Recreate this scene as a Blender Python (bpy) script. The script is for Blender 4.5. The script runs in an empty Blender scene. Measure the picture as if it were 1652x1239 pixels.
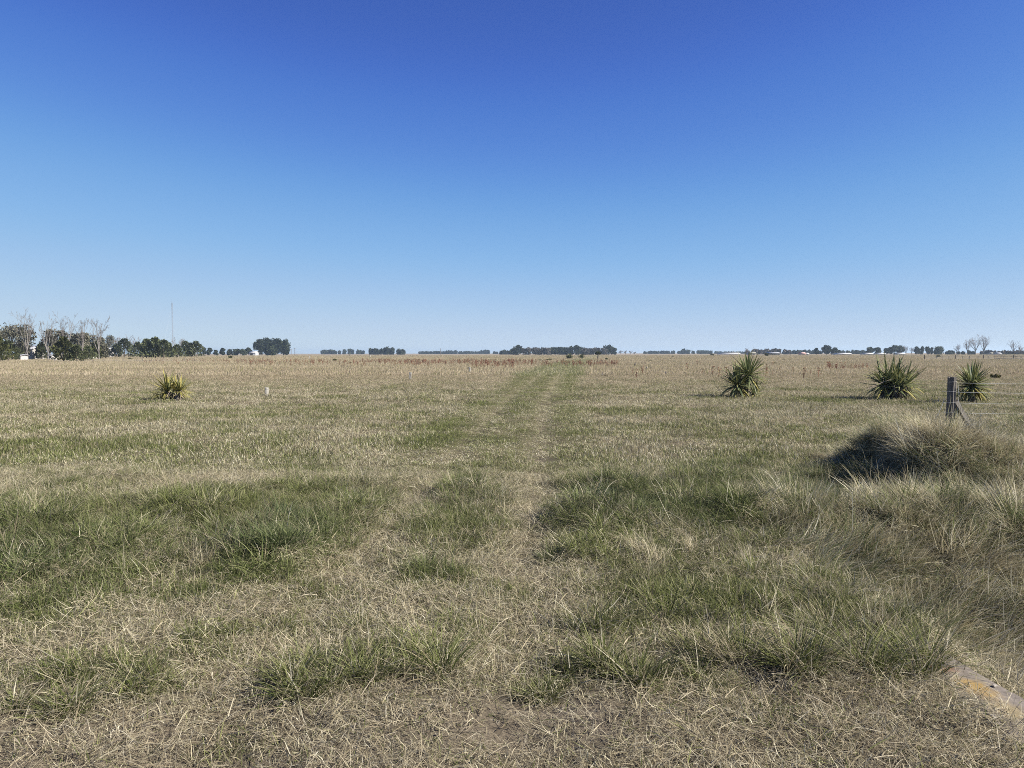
import bpy, math, random
import numpy as np

random.seed(11)
rng = np.random.default_rng(11)
sc = bpy.context.scene
R = math.radians

# ------------------------------------------------------------------ camera
CAM_H = 1.70
F_PX = 1272.0                     # focal length in pixels of the 1652 px wide photograph
HORIZON = 569.8
PITCH = math.atan((619.5 - HORIZON) / F_PX)
cam_data = bpy.data.cameras.new('camera')
cam = bpy.data.objects.new('camera', cam_data)
sc.collection.objects.link(cam)
cam.location = (0, 0, CAM_H)
cam.rotation_euler = (R(90) - PITCH, R(0.075), 0)
cam_data.angle = 2 * math.atan(826 / F_PX)
cam_data.clip_start = 0.05
cam_data.clip_end = 20000
sc.camera = cam

# ------------------------------------------------------------------ sky and sun
SKY_CURVES = (
    [(0.0, 0.0), (0.045, 0.050), (0.060, 0.085), (0.105, 0.225), (0.20, 0.41), (0.36, 0.54), (1.0, 0.72)],
    [(0.0, 0.0), (0.115, 0.125), (0.155, 0.215), (0.27, 0.44), (0.45, 0.575), (0.66, 0.655), (1.0, 0.76)],
    [(0.0, 0.0), (0.33, 0.48), (0.43, 0.63), (0.70, 0.78), (1.0, 0.82), (1.0, 0.82)],
)
SUN_EL, SUN_AZ = R(36), R(105)     # azimuth clockwise from the view direction
world = bpy.data.worlds.new('World')
sc.world = world
world.use_nodes = True
wn = world.node_tree
bg = wn.nodes['Background']
sky = wn.nodes.new('ShaderNodeTexSky')
sky.sky_type = 'NISHITA'
sky.sun_disc = False
sky.sun_elevation = SUN_EL
sky.sun_rotation = SUN_AZ
sky.altitude = 6000
sky.air_density = 1.0
sky.dust_density = 0.0
sky.ozone_density = 10.0
# the camera's response: deep blue overhead, pale towards the horizon
gain = wn.nodes.new('ShaderNodeVectorMath')
gain.operation = 'SCALE'
gain.inputs['Scale'].default_value = 0.15
grade = wn.nodes.new('ShaderNodeRGBCurve')
for ci_, pts_ in enumerate(SKY_CURVES):
    cu = grade.mapping.curves[ci_]
    cu.points[0].location = pts_[0]
    cu.points[1].location = pts_[-1]
    for p_ in pts_[1:-1]:
        cu.points.new(*p_)
grade.mapping.extend = 'HORIZONTAL'
grade.mapping.update()
wn.links.new(sky.outputs[0], gain.inputs[0])
wn.links.new(gain.outputs[0], grade.inputs['Color'])
lift = wn.nodes.new('ShaderNodeVectorMath')
lift.operation = 'SCALE'
lift.inputs['Scale'].default_value = 3.24
wn.links.new(grade.outputs[0], lift.inputs[0])
wn.links.new(lift.outputs[0], bg.inputs[0])
bg.inputs[1].default_value = 0.15

sun_data = bpy.data.lights.new('sun', 'SUN')
sun_data.energy = 5.0
sun_data.angle = R(0.53)
sun_data.color = (1.0, 0.955, 0.89)
sun = bpy.data.objects.new('sun', sun_data)
sc.collection.objects.link(sun)
sun.location = (60, -6, 60)
sun.rotation_euler = (R(90) - SUN_EL, 0, math.pi - SUN_AZ)

sc.view_settings.view_transform = 'Standard'
sc.view_settings.look = 'None'
sc.view_settings.exposure = 1.05
sc.view_settings.gamma = 1.0
sc.view_settings.use_curve_mapping = False
sc.cycles.max_bounces = 4
sc.cycles.diffuse_bounces = 1
sc.cycles.glossy_bounces = 2
sc.cycles.transmission_bounces = 3
sc.cycles.volume_bounces = 0
sc.cycles.use_denoising = False
sc.cycles.use_adaptive_sampling = False
sc.cycles.sample_clamp_indirect = 4
sc.cycles.filter_width = 0.95


# ------------------------------------------------------------------ helpers
def px_x(px, Y):
    """World X of picture column px at depth Y."""
    return (px - 826.0) / F_PX * Y


def dist(py):
    """Depth of the flat ground seen at picture row py."""
    return CAM_H / math.tan(math.atan((py - 619.5) / F_PX) + PITCH)


def px_z(py, Y):
    """Height above ground of picture row py at depth Y."""
    return CAM_H - Y * math.tan(math.atan((py - 619.5) / F_PX) + PITCH)


def gp(px, py):
    Y = dist(py)
    return px_x(px, Y * math.cos(PITCH) + CAM_H * math.sin(PITCH)), Y


def hash2(ix, iy, seed=0):
    h = (ix.astype(np.int64) * 374761393 + iy.astype(np.int64) * 668265263 + seed * 1442695041) & 0xffffffff
    h = ((h ^ (h >> 13)) * 1274126177) & 0xffffffff
    h = (h ^ (h >> 16)) & 0xffffffff
    return h / 4294967295.0


def vnoise(x, y, seed=0):
    x = np.asarray(x, float)
    y = np.asarray(y, float)
    ix, iy = np.floor(x), np.floor(y)
    fx, fy = x - ix, y - iy
    fx = fx * fx * (3 - 2 * fx)
    fy = fy * fy * (3 - 2 * fy)
    a = hash2(ix, iy, seed)
    b = hash2(ix + 1, iy, seed)
    c = hash2(ix, iy + 1, seed)
    d = hash2(ix + 1, iy + 1, seed)
    return (a * (1 - fx) + b * fx) * (1 - fy) + (c * (1 - fx) + d * fx) * fy


def fbm(x, y, seed=0, oct=3):
    s, a, t = 0.0, 1.0, 0.0
    x, y = np.asarray(x, float) * 0.8 + np.asarray(y, float) * 0.6, np.asarray(y, float) * 0.8 - np.asarray(x, float) * 0.6
    for k in range(oct):
        s = s + a * vnoise(np.asarray(x) * 2 ** k + 17.3 * k, np.asarray(y) * 2 ** k - 9.1 * k, seed + k)
        t += a
        a *= 0.5
    return s / t * 2 - 1          # -1 .. 1


def S(v, a, b):
    t = np.clip((np.asarray(v, float) - a) / (b - a), 0, 1)
    return t * t * (3 - 2 * t)


def blob(x, y, cx, cy, rx, ry):
    return np.exp(-(((x - cx) / rx) ** 2 + ((y - cy) / ry) ** 2))


def tag(o, label=None, cat=None, group=None, kind=None):
    if label:
        o['label'] = label
    if cat:
        o['category'] = cat
    if group:
        o['group'] = group
    if kind:
        o['kind'] = kind
    return o


def empty(name, loc=(0, 0, 0), rz=0.0):
    o = bpy.data.objects.new(name, None)
    o.location = loc
    o.rotation_euler = (0, 0, rz)
    o.empty_display_size = 0.2
    sc.collection.objects.link(o)
    return o


def make_mesh(name, verts, faces, mat=None, smooth=False, attrs=None):
    me = bpy.data.meshes.new(name)
    verts = np.asarray(verts, float)
    if isinstance(faces, tuple):                    # (loops, starts, totals)
        loops, starts, totals = faces
        me.vertices.add(len(verts))
        me.vertices.foreach_set('co', verts.astype(np.float32).ravel())
        me.loops.add(len(loops))
        me.loops.foreach_set('vertex_index', np.asarray(loops, np.int32))
        me.polygons.add(len(starts))
        me.polygons.foreach_set('loop_start', np.asarray(starts, np.int32))
        me.update(calc_edges=True)
    else:
        me.from_pydata(verts.tolist(), [], [list(map(int, f)) for f in faces])
        me.update()
    if attrs:
        for k, v in attrs.items():
            a = me.attributes.new(k, 'FLOAT', 'POINT')
            a.data.foreach_set('value', np.asarray(v, np.float32))
    if mat:
        me.materials.append(mat)
    if smooth:
        me.polygons.foreach_set('use_smooth', np.ones(len(me.polygons), bool))
    return me


def obj(name, me, parent=None, loc=(0, 0, 0), rot=(0, 0, 0), scale=(1, 1, 1)):
    o = bpy.data.objects.new(name, me)
    sc.collection.objects.link(o)
    o.location = loc
    o.rotation_euler = rot
    o.scale = scale
    if parent:
        o.parent = parent
    return o


def quads_faces(n):
    loops = np.arange(n * 4)
    return loops, np.arange(n) * 4, np.full(n, 4)


def merge(parts):
    """parts: list of (verts, loops, starts, totals) -> one"""
    V, L, T = [], [], []
    off = 0
    for v, l, s, t in parts:
        V.append(v)
        L.append(np.asarray(l) + off)
        T.append(t)
        off += len(v)
    T = np.concatenate(T)
    return np.concatenate(V), np.concatenate(L), np.concatenate([[0], np.cumsum(T)[:-1]]), T


def tubes(p0, p1, r0, r1, k=4):
    """Open prisms from p0 to p1 (arrays n x 3), radii r0 r1 -> verts, loops, starts, totals"""
    p0 = np.asarray(p0, float).reshape(-1, 3)
    p1 = np.asarray(p1, float).reshape(-1, 3)
    n = len(p0)
    r0 = np.broadcast_to(np.asarray(r0, float), (n,))
    r1 = np.broadcast_to(np.asarray(r1, float), (n,))
    d = p1 - p0
    d = d / np.maximum(np.linalg.norm(d, axis=1, keepdims=True), 1e-9)
    ref = np.where(np.abs(d[:, 2:3]) > 0.9, np.array([[1.0, 0, 0]]), np.array([[0, 0, 1.0]]))
    a = np.cross(d, ref)
    a /= np.linalg.norm(a, axis=1, keepdims=True)
    b = np.cross(d, a)
    ang = np.arange(k) * 2 * math.pi / k
    ring = a[:, None, :] * np.cos(ang)[None, :, None] + b[:, None, :] * np.sin(ang)[None, :, None]
    v0 = p0[:, None, :] + ring * r0[:, None, None]
    v1 = p1[:, None, :] + ring * r1[:, None, None]
    V = np.concatenate([v0, v1], 1).reshape(-1, 3)
    i = np.arange(k)
    j = (i + 1) % k
    f = np.stack([i, j, j + k, i + k], 1)
    F = (f[None] + (np.arange(n) * 2 * k)[:, None, None]).reshape(-1)
    return V, F, np.arange(n * k) * 4, np.full(n * k, 4)


def polyline_tube(pts, radii, k=6):
    pts = np.asarray(pts, float)
    radii = np.asarray(radii, float)
    return tubes(pts[:-1], pts[1:], radii[:-1], radii[1:], k)


def box_part(x0, x1, y0, y1, z0, z1):
    v = np.array([[x0, y0, z0], [x1, y0, z0], [x1, y1, z0], [x0, y1, z0],
                  [x0, y0, z1], [x1, y0, z1], [x1, y1, z1], [x0, y1, z1]], float)
    f = [[3, 2, 1, 0], [4, 5, 6, 7], [0, 1, 5, 4], [1, 2, 6, 5], [2, 3, 7, 6], [3, 0, 4, 7]]
    return v, np.array(f).ravel(), np.arange(6) * 4, np.full(6, 4)


# ------------------------------------------------------------------ materials
def new_mat(name):
    m = bpy.data.materials.new(name)
    m.use_nodes = True
    nt = m.node_tree
    nt.nodes.clear()
    out = nt.nodes.new('ShaderNodeOutputMaterial')
    return m, nt, out


def N(nt, kind, **kw):
    n = nt.nodes.new(kind)
    for k, v in kw.items():
        setattr(n, k, v)
    return n


def ramp(nt, fac, stops, interp='LINEAR'):
    r = nt.nodes.new('ShaderNodeValToRGB')
    r.color_ramp.interpolation = interp
    els = r.color_ramp.elements
    while len(els) < len(stops):
        els.new(0.5)
    for e, (p, c) in zip(els, stops):
        e.position = p
        e.color = (c[0], c[1], c[2], 1)
    nt.links.new(fac, r.inputs[0])
    return r.outputs[0]


def mixc(nt, fac, a, b, mode='MIX'):
    m = nt.nodes.new('ShaderNodeMix')
    m.data_type = 'RGBA'
    m.blend_type = mode
    for sock, val in ((0, fac), (6, a), (7, b)):
        if hasattr(val, 'is_linked'):
            nt.links.new(val, m.inputs[sock])
        elif sock == 0:
            m.inputs[0].default_value = val
        else:
            m.inputs[sock].default_value = (val[0], val[1], val[2], 1)
    return m.outputs[2]


def math_n(nt, op, a, b=None, clamp=False):
    m = nt.nodes.new('ShaderNodeMath')
    m.operation = op
    m.use_clamp = clamp
    for i, v in enumerate((a, b)):
        if v is None:
            continue
        if hasattr(v, 'is_linked'):
            nt.links.new(v, m.inputs[i])
        else:
            m.inputs[i].default_value = v
    return m.outputs[0]


def attr(nt, name, inst=False):
    a = nt.nodes.new('ShaderNodeAttribute')
    a.attribute_name = name
    a.attribute_type = 'INSTANCER' if inst else 'GEOMETRY'
    return a.outputs['Fac']


def leafy_surface(nt, out, col, trans=0.3, spec=0.0):
    d = N(nt, 'ShaderNodeBsdfDiffuse')
    t = N(nt, 'ShaderNodeBsdfTranslucent')
    mx = N(nt, 'ShaderNodeMixShader')
    nt.links.new(col, d.inputs[0])
    nt.links.new(col, t.inputs[0])
    mx.inputs[0].default_value = trans
    nt.links.new(d.outputs[0], mx.inputs[1])
    nt.links.new(t.outputs[0], mx.inputs[2])
    res = mx.outputs[0]
    if spec > 0:
        g = N(nt, 'ShaderNodeBsdfGlossy')
        g.inputs['Roughness'].default_value = 0.45
        g.inputs['Color'].default_value = (1, 1, 1, 1)
        m2 = N(nt, 'ShaderNodeMixShader')
        m2.inputs[0].default_value = spec
        nt.links.new(res, m2.inputs[1])
        nt.links.new(g.outputs[0], m2.inputs[2])
        res = m2.outputs[0]
    nt.links.new(res, out.inputs[0])


def grass_material():
    """Blades: each is green or dead by chance, the share of green given by the tuft."""
    m, nt, out = new_mat('grass_blades')
    rnd = attr(nt, 'rnd')
    rnd2 = attr(nt, 'rnd2')
    t = attr(nt, 't')
    g = attr(nt, 'g', True)
    blue = attr(nt, 'blue', True)
    warm = attr(nt, 'warm', True)
    tone = attr(nt, 'tone', True)
    straw = ramp(nt, rnd2, [(0.0, (0.20, 0.165, 0.10)), (0.3, (0.36, 0.31, 0.19)),
                            (0.7, (0.50, 0.445, 0.29)), (1.0, (0.68, 0.63, 0.47))])
    straw_w = ramp(nt, rnd2, [(0.0, (0.225, 0.175, 0.115)), (0.4, (0.355, 0.285, 0.19)),
                              (1.0, (0.51, 0.425, 0.295))])
    straw = mixc(nt, warm, straw, straw_w)
    gr = ramp(nt, rnd2, [(0.0, (0.075, 0.098, 0.028)), (0.5, (0.15, 0.175, 0.052)), (1.0, (0.28, 0.29, 0.115))])
    grb = ramp(nt, rnd2, [(0.0, (0.035, 0.066, 0.028)), (0.5, (0.075, 0.118, 0.048)), (1.0, (0.17, 0.215, 0.10))])
    gr = mixc(nt, blue, gr, grb)
    tip = math_n(nt, 'MULTIPLY', math_n(nt, 'POWER', t, 4.0), 0.55)
    gr = mixc(nt, tip, gr, straw)
    isg = math_n(nt, 'LESS_THAN', rnd, g)
    col = mixc(nt, isg, straw, gr)
    vm = N(nt, 'ShaderNodeVectorMath', operation='SCALE')
    nt.links.new(col, vm.inputs[0])
    nt.links.new(math_n(nt, 'MULTIPLY', tone, 0.94), vm.inputs['Scale'])
    leafy_surface(nt, out, vm.outputs[0], 0.28)
    return m


def simple_blade_material(name, stops, trans=0.2):
    m, nt, out = new_mat(name)
    leafy_surface(nt, out, ramp(nt, attr(nt, 'rnd'), stops), trans)
    return m


def leaf_material(name, stops, trans=0.15, rand=0.25):
    m, nt, out = new_mat(name)
    col = ramp(nt, attr(nt, 'rnd'), stops)
    oi = N(nt, 'ShaderNodeObjectInfo')
    f = math_n(nt, 'ADD', math_n(nt, 'MULTIPLY', oi.outputs['Random'], 2 * rand), 1 - rand)
    vm = N(nt, 'ShaderNodeVectorMath', operation='SCALE')
    nt.links.new(col, vm.inputs[0])
    nt.links.new(f, vm.inputs['Scale'])
    leafy_surface(nt, out, vm.outputs[0], trans)
    return m


def rough_mat(name, c0, c1, scale=4.0, stretch=(1, 1, 1), rough=0.85, bump=0.3, c2=None, coords='Object', detail=6):
    m, nt, out = new_mat(name)
    b = N(nt, 'ShaderNodeBsdfPrincipled')
    b.inputs['Roughness'].default_value = rough
    b.inputs['Specular IOR Level'].default_value = 0.2
    tc = N(nt, 'ShaderNodeTexCoord')
    mp = N(nt, 'ShaderNodeMapping')
    mp.inputs['Scale'].default_value = stretch
    nt.links.new(tc.outputs[coords], mp.inputs[0])
    no = N(nt, 'ShaderNodeTexNoise')
    no.inputs['Scale'].default_value = scale
    no.inputs['Detail'].default_value = detail
    no.inputs['Roughness'].default_value = 0.65
    nt.links.new(mp.outputs[0], no.inputs['Vector'])
    stops = [(0.3, c0), (0.7, c1)] if c2 is None else [(0.25, c0), (0.5, c1), (0.78, c2)]
    nt.links.new(ramp(nt, no.outputs['Fac'], stops), b.inputs['Base Color'])
    bp = N(nt, 'ShaderNodeBump')
    bp.inputs['Strength'].default_value = bump
    bp.inputs['Distance'].default_value = 0.02
    nt.links.new(no.outputs['Fac'], bp.inputs['Height'])
    nt.links.new(bp.outputs[0], b.inputs['Normal'])
    nt.links.new(b.outputs[0], out.inputs[0])
    return m


GRASS = grass_material()
BARK_PALE = rough_mat('pale_bark', (0.12, 0.108, 0.095), (0.29, 0.265, 0.23), 0.8, (1, 1, 0.3))
BARK_DARK = rough_mat('dark_bark', (0.06, 0.05, 0.04), (0.14, 0.115, 0.09), 1.5, (1, 1, 0.3))
TWIG = rough_mat('grey_twigs', (0.13, 0.115, 0.10), (0.24, 0.215, 0.19), 0.5)
TWIG_BROWN = rough_mat('brown_twigs', (0.13, 0.095, 0.075), (0.24, 0.185, 0.15), 0.5)
EUC_LEAF = leaf_material('eucalyptus_leaves', [(0, (0.055, 0.053, 0.036)), (0.5, (0.12, 0.114, 0.078)), (1, (0.21, 0.20, 0.145))])
CON_LEAF = leaf_material('conifer_sprays', [(0, (0.048, 0.058, 0.03)), (0.5, (0.10, 0.113, 0.055)), (1, (0.185, 0.195, 0.10))])
OLIVE_LEAF = leaf_material('olive_sprays', [(0, (0.03, 0.034, 0.012)), (0.5, (0.065, 0.07, 0.028)), (1, (0.12, 0.12, 0.05))])
FAR_LEAF = leaf_material('far_leaves', [(0, (0.02, 0.028, 0.016)), (0.5, (0.045, 0.055, 0.032)), (1, (0.09, 0.10, 0.062))])
SHRUB_LEAF = leaf_material('shrub_leaves', [(0, (0.05, 0.05, 0.02)), (0.5, (0.10, 0.095, 0.04)), (1, (0.19, 0.17, 0.08))])
GREY_WOOD = leaf_material('grey_leafless_twigs', [(0, (0.06, 0.055, 0.048)), (0.5, (0.12, 0.11, 0.095)), (1, (0.2, 0.185, 0.16))])


# ------------------------------------------------------------------ terrain
TRK_Y = np.array([-40, 3, 7, 12, 22, 31, 60, 110, 155, 220, 400, 7000.])
TRK_X = np.array([-0.7, -0.7, -0.55, -0.3, 0.15, 0.7, 2.8, 7.3, 12.6, 20, 42, 800.])


def track_d(x, y):
    return x - np.interp(y, TRK_Y, TRK_X)


def slab_edge(y):
    """X of the culvert head's ditch-side edge."""
    return 2.485 - 0.10 * (np.asarray(y, float) - 3.7)


def height(x, y):
    x = np.asarray(x, float)
    y = np.asarray(y, float)
    near = 1 - S(y, 25, 60)
    z = near * (0.035 * fbm(x / 1.1, y / 1.1, 1) + 0.04 * fbm(x / 5, y / 5, 4))
    z = z + S(y, 50, 120) * 0.10 * fbm(x / 45, y / 45, 8) * (1 - S(y, 600, 1500))
    t = track_d(x, y)
    ruts = np.exp(-((np.abs(t) - 0.72) / 0.24) ** 2)
    z = z - 0.05 * ruts * (1 - S(y, 80, 160))
    # clumpy verge
    z = z + near * (0.03 + 0.20 * np.clip(fbm(x / 0.75, y / 0.75, 12) + 0.1, 0, 1)) * verge(x, y) ** 1.6
    # ditch beside the crossing, soil let down under the culvert head
    e = slab_edge(y) + 0.02
    d = S(x, e, e + 0.55) * S(y, 0.5, 2.6) * (1 - S(y, 5.0, 7.6))
    z = z - 0.62 * d
    # spoil bank beyond the ditch, its left end steep
    wob = 0.14 * fbm(y / 0.7, x / 0.7, 21)
    bank = S(x, 4.84 + wob, 5.12 + wob) * S(y + 0.5 * wob, 8.9, 10.0) * (1 - S(y, 10.9, 12.4))
    z = z + 0.16 * S(x, 4.6, 6.2) * S(y, 6.6, 9.0) * (1 - S(y, 10.9, 12.4))
    z = z + bank * (0.55 - 0.33 * S(x, 5.5, 6.4) + 0.07 * fbm(x / 0.6, y / 0.6, 30))
    # culvert: keep the soil beside the slab level
    k = S(x, 1.2, 1.7) * (1 - S(x, e - 0.34, e - 0.24)) * S(y, 1.0, 2.0) * (1 - S(y, 4.8, 5.6))
    u = S(x, e - 0.30, e - 0.22) * (1 - S(x, e + 0.02, e + 0.2)) * S(y, 1.0, 2.0) * (1 - S(y, 4.1, 4.5))
    z = z - 0.15 * u
    z = z * (1 - k) + (0.03 + 0.035 * fbm(x / 0.15, y / 0.15, 33)) * k
    return z


GREEN_SPOTS = [(330, 1020, .28, .16), (110, 1090, .5, .22), (235, 1105, .3, .16), (385, 1195, .2, .1), (520, 1085, .4, .2),
               (650, 1060, .4, .22), (850, 1108, .3, .12), (960, 1085, .4, .2), (970, 1020, .4, .25), (1100, 1095, .3, .2),
               (690, 935, .45, .3), (300, 965, .4, .25), (520, 950, .35, .25), (1050, 965, .5, .4), (1200, 985, .6, .4),
               (60, 985, .6, .35), (200, 940, .5, .3), (420, 935, .5, .25), (560, 1010, .25, .15), (760, 1020, .2, .15), (330, 1060, .3, .1), (820, 960, .3, .2), (450, 1010, .25, .15), (1240, 1150, .25, .12)]


def spots(x, y):
    v = 0.0
    for px, py, rx, ry in GREEN_SPOTS:
        cx, cy = gp(px, py)
        v = np.maximum(v, blob(x, y, cx, cy, rx * 0.8, ry * 0.9))
    return v


def rough(x, y):
    """longer tussocky grass to the right of the track, nearest the ditch"""
    w = 0.5 * fbm(x / 0.9, y / 0.9, 44)
    return S(x + w, 0.35, 1.2) * S(y + 0.6 * w, 4.15, 4.7) * (1 - S(y + w, 5.9, 7.0)) * (1 - 0.5 * S(x, 2.6, 3.4))


def verge(x, y):
    """the lush strip of long grass, 6 to 11 m out"""
    w = 0.75 * fbm(x / 2.0, y / 2.0, 40) + 0.75 * fbm(x / 0.7, y / 0.7, 42)
    lo = np.where(x < -0.9, 6.2, 6.4) - 0.5 * S(x, -2.6, -4.2)
    hi = np.where(x < -0.9, 10.4, 10.9) - 0.8 * S(x, -2.6, -4.2)
    v = S(y + w, lo - 1.2, lo + 1.1) * (1 - S(y + w * 1.5, hi - 2.2, hi + 2.0))
    t = track_d(x, y)
    rut = np.exp(-((np.abs(t) - 0.68) / 0.30) ** 2)
    v = v * np.clip(1.2 + 0.8 * fbm(x / 1.1, y / 1.1, 47), 0.45, 1)
    rag = 0.5 + 0.5 * fbm(x / 0.5, y / 0.5, 49)
    return v * (1 - np.where(t < 0, 0.75, 0.85) * rut * (0.6 + 0.6 * rag)).clip(0, 1) * np.where(np.abs(t) < 0.7, 0.9, 1.0) * (1 - S(x, 4.6, 5.4))


def cover(x, y):
    """share of green, bareness, length, blue and warm tint of the grass at x, y"""
    x = np.asarray(x, float)
    y = np.asarray(y, float)
    n1 = fbm(x / 0.9, y / 0.9, 50)
    n2 = fbm(x / 3.2, y / 3.2, 55)
    n3 = fbm(x / 14, y / 14, 60)
    t = track_d(x, y)
    at = np.abs(t)
    ve = verge(x, y)
    green = np.full_like(x, 0.12)
    # foreground: dead and trampled, small green patches
    green = green + (1 - S(y, 5.4, 6.6)) * (S(y, 3.7, 4.6) * 0.12 + np.clip(0.45 * n1 + 0.30 * n2 + 0.02, 0, 0.5) * (0.35 + 0.65 * S(y, 3.6, 4.3))) + 0.72 * spots(x, y) * (1 - S(y, 6, 7)) + 0.34 * rough(x, y)
    green = green + 0.75 * ve
    # turf from the verge to 40 m
    mid = S(y, 9.0, 11.5) * (1 - S(y, 32, 60))
    green = green + mid * np.clip(0.26 + 0.45 * n2 + 0.55 * n1 - 0.08 * S(y, 13, 30), 0.0, 0.85)
    green = green + S(y, 24, 27) * (1 - S(y, 28, 34)) * S(np.abs(x - 12), 9, 4) * 0.22
    # greener turf along the track, paler in the ruts
    hw = 1.9 + 0.9 * S(y, 25, 80)
    strip = (1 - S(at, hw * 0.7, hw * 1.15)) * S(y, 9, 14)
    green = green + strip * (0.38 + 0.20 * S(y, 22, 50)) * (1 - 0.7 * S(y, 150, 260))
    rut = np.exp(-((at - 0.72) / (0.26 + 0.1 * n1)) ** 2) * S(y, 4.5, 6.5) * np.where(t < 0, 0.65, 0.95) * np.clip(0.85 + 0.6 * n1, 0.3, 1)
    green = green * (1 - 0.5 * rut)
    far = S(y, 45, 90)
    green = green + far * np.clip(0.22 * n3 + 0.05, 0, 0.25)
    green = np.clip(green, 0.02, 0.95)
    bare = (1 - S(y, 4.0, 5.6)) * np.clip(0.30 + 0.75 * n2 + 0.35 * n1 + 0.18 * (1 - S(y + 0.5 * n1, 3.4, 4.2)), 0, 1)
    bare = np.maximum(bare, blob(x, y, 0.05, 3.6, 0.8, 0.42) * 1.0)
    bare = np.maximum(bare, blob(x, y, -1.7, 3.5, 0.8, 0.25) * 0.85)
    bare = np.maximum(bare, 0.45 * rut * (1 - S(y, 12, 30)))
    length = 0.75 + 0.25 * n1 + 0.45 * S(y, 40, 90) - 0.3 * strip - 0.25 * rut
    length = length + 0.5 * ve + 0.5 * spots(x, y) * (1 - S(y, 6, 7)) + 0.45 * rough(x, y)
    blue = np.clip(ve * (0.48 + 1.0 * n2), 0, 1) * (1 - S(np.abs(x), 6, 9) * 0.4)
    warm = np.clip(S(y, 16, 60) * (0.75 + 0.3 * n3) * (1 - 0.9 * strip), 0, 0.85)
    warm = np.maximum(warm, S(y, 11, 20) * np.clip(0.18 + 0.6 * n2, 0, 0.7) * (1 - strip))
    bare = bare * (1 - 0.9 * np.clip(spots(x, y) * (1 - S(y, 6, 7)) + rough(x, y), 0, 1))
    return green, np.clip(bare, 0, 1), np.clip(length, 0.3, 1.8), blue, warm


def graded(lo, hi, f0, f1, step, grow):
    a = list(np.arange(f0, f1 + 1e-6, step))
    s, v = step, f1
    while v < hi:
        s *= grow
        v = min(hi, v + s)
        a.append(v)
    s, v = step, f0
    b = []
    while v > lo:
        s *= grow
        v = max(lo, v - s)
        b.append(v)
    return np.array(b[::-1] + a)


def ground_material():
    m, nt, out = new_mat('field_soil_and_thatch')
    b = N(nt, 'ShaderNodeBsdfPrincipled')
    b.inputs['Roughness'].default_value = 0.95
    b.inputs['Specular IOR Level'].default_value = 0.05
    geo = N(nt, 'ShaderNodeNewGeometry')
    def noise(scale, detail=5):
        n = N(nt, 'ShaderNodeTexNoise')
        n.inputs['Scale'].default_value = scale
        n.inputs['Detail'].default_value = detail
        n.inputs['Roughness'].default_value = 0.62
        nt.links.new(geo.outputs['Position'], n.inputs['Vector'])
        return n.outputs['Fac']
    fine = noise(60)
    mid = noise(1.6)
    big = noise(0.03)
    soil = ramp(nt, fine, [(0.3, (0.085, 0.068, 0.05)), (0.55, (0.165, 0.135, 0.10)), (0.75, (0.29, 0.24, 0.18))])  # soil and near straw darkened so gaps between blades look shaded
    straw = ramp(nt, fine, [(0.3, (0.10, 0.08, 0.052)), (0.6, (0.19, 0.155, 0.10)), (0.8, (0.32, 0.265, 0.18))])
    strawf = ramp(nt, mixc(nt, 0.5, mid, big), [(0.35, (0.28, 0.215, 0.145)), (0.65, (0.37, 0.29, 0.20))])
    grn = ramp(nt, mid, [(0.3, (0.045, 0.05, 0.018)), (0.7, (0.10, 0.105, 0.038))])
    bare = attr(nt, 'bare')
    g = attr(nt, 'green')
    far = attr(nt, 'far')
    base = mixc(nt, far, straw, strawf)
    col = mixc(nt, g, base, grn)
    bmask = math_n(nt, 'MULTIPLY', bare, ramp(nt, mid, [(0.3, (0.5, 0.5, 0.5)), (0.6, (1, 1, 1))]), True)
    col = mixc(nt, bmask, col, soil)
    col = mixc(nt, 1.0, col, (0.86, 0.86, 0.86), 'MULTIPLY')
    nt.links.new(col, b.inputs['Base Color'])
    bp = N(nt, 'ShaderNodeBump')
    bp.inputs['Strength'].default_value = 0.8
    bp.inputs['Distance'].default_value = 0.012
    nt.links.new(fine, bp.inputs['Height'])
    nt.links.new(bp.outputs[0], b.inputs['Normal'])
    nt.links.new(b.outputs[0], out.inputs[0])
    return m


def build_ground():
    xs = graded(-6500, 6500, -6.5, 8.5, 0.11, 1.07)
    ys = graded(-300, 6500, 2.2, 13.5, 0.11, 1.055)
    X, Y = np.meshgrid(xs, ys)
    Z = height(X, Y)
    g, ba, ln, bl, wa = cover(X, Y)
    nx, ny = len(xs), len(ys)
    idx = np.arange(nx * ny).reshape(ny, nx)
    q = np.stack([idx[:-1, :-1], idx[:-1, 1:], idx[1:, 1:], idx[1:, :-1]], -1).reshape(-1)
    n = (nx - 1) * (ny - 1)
    me = make_mesh('ground', np.stack([X, Y, Z], -1).reshape(-1, 3), (q, np.arange(n) * 4, np.full(n, 4)),
                   ground_material(), True,
                   {'green': g.ravel() * 0.8, 'bare': ba.ravel(), 'far': S(Y, 20, 60).ravel()})
    return tag(obj('ground', me), 'flat pasture of dry grass reaching to the horizon', None, None, 'structure')


build_ground()


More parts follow.
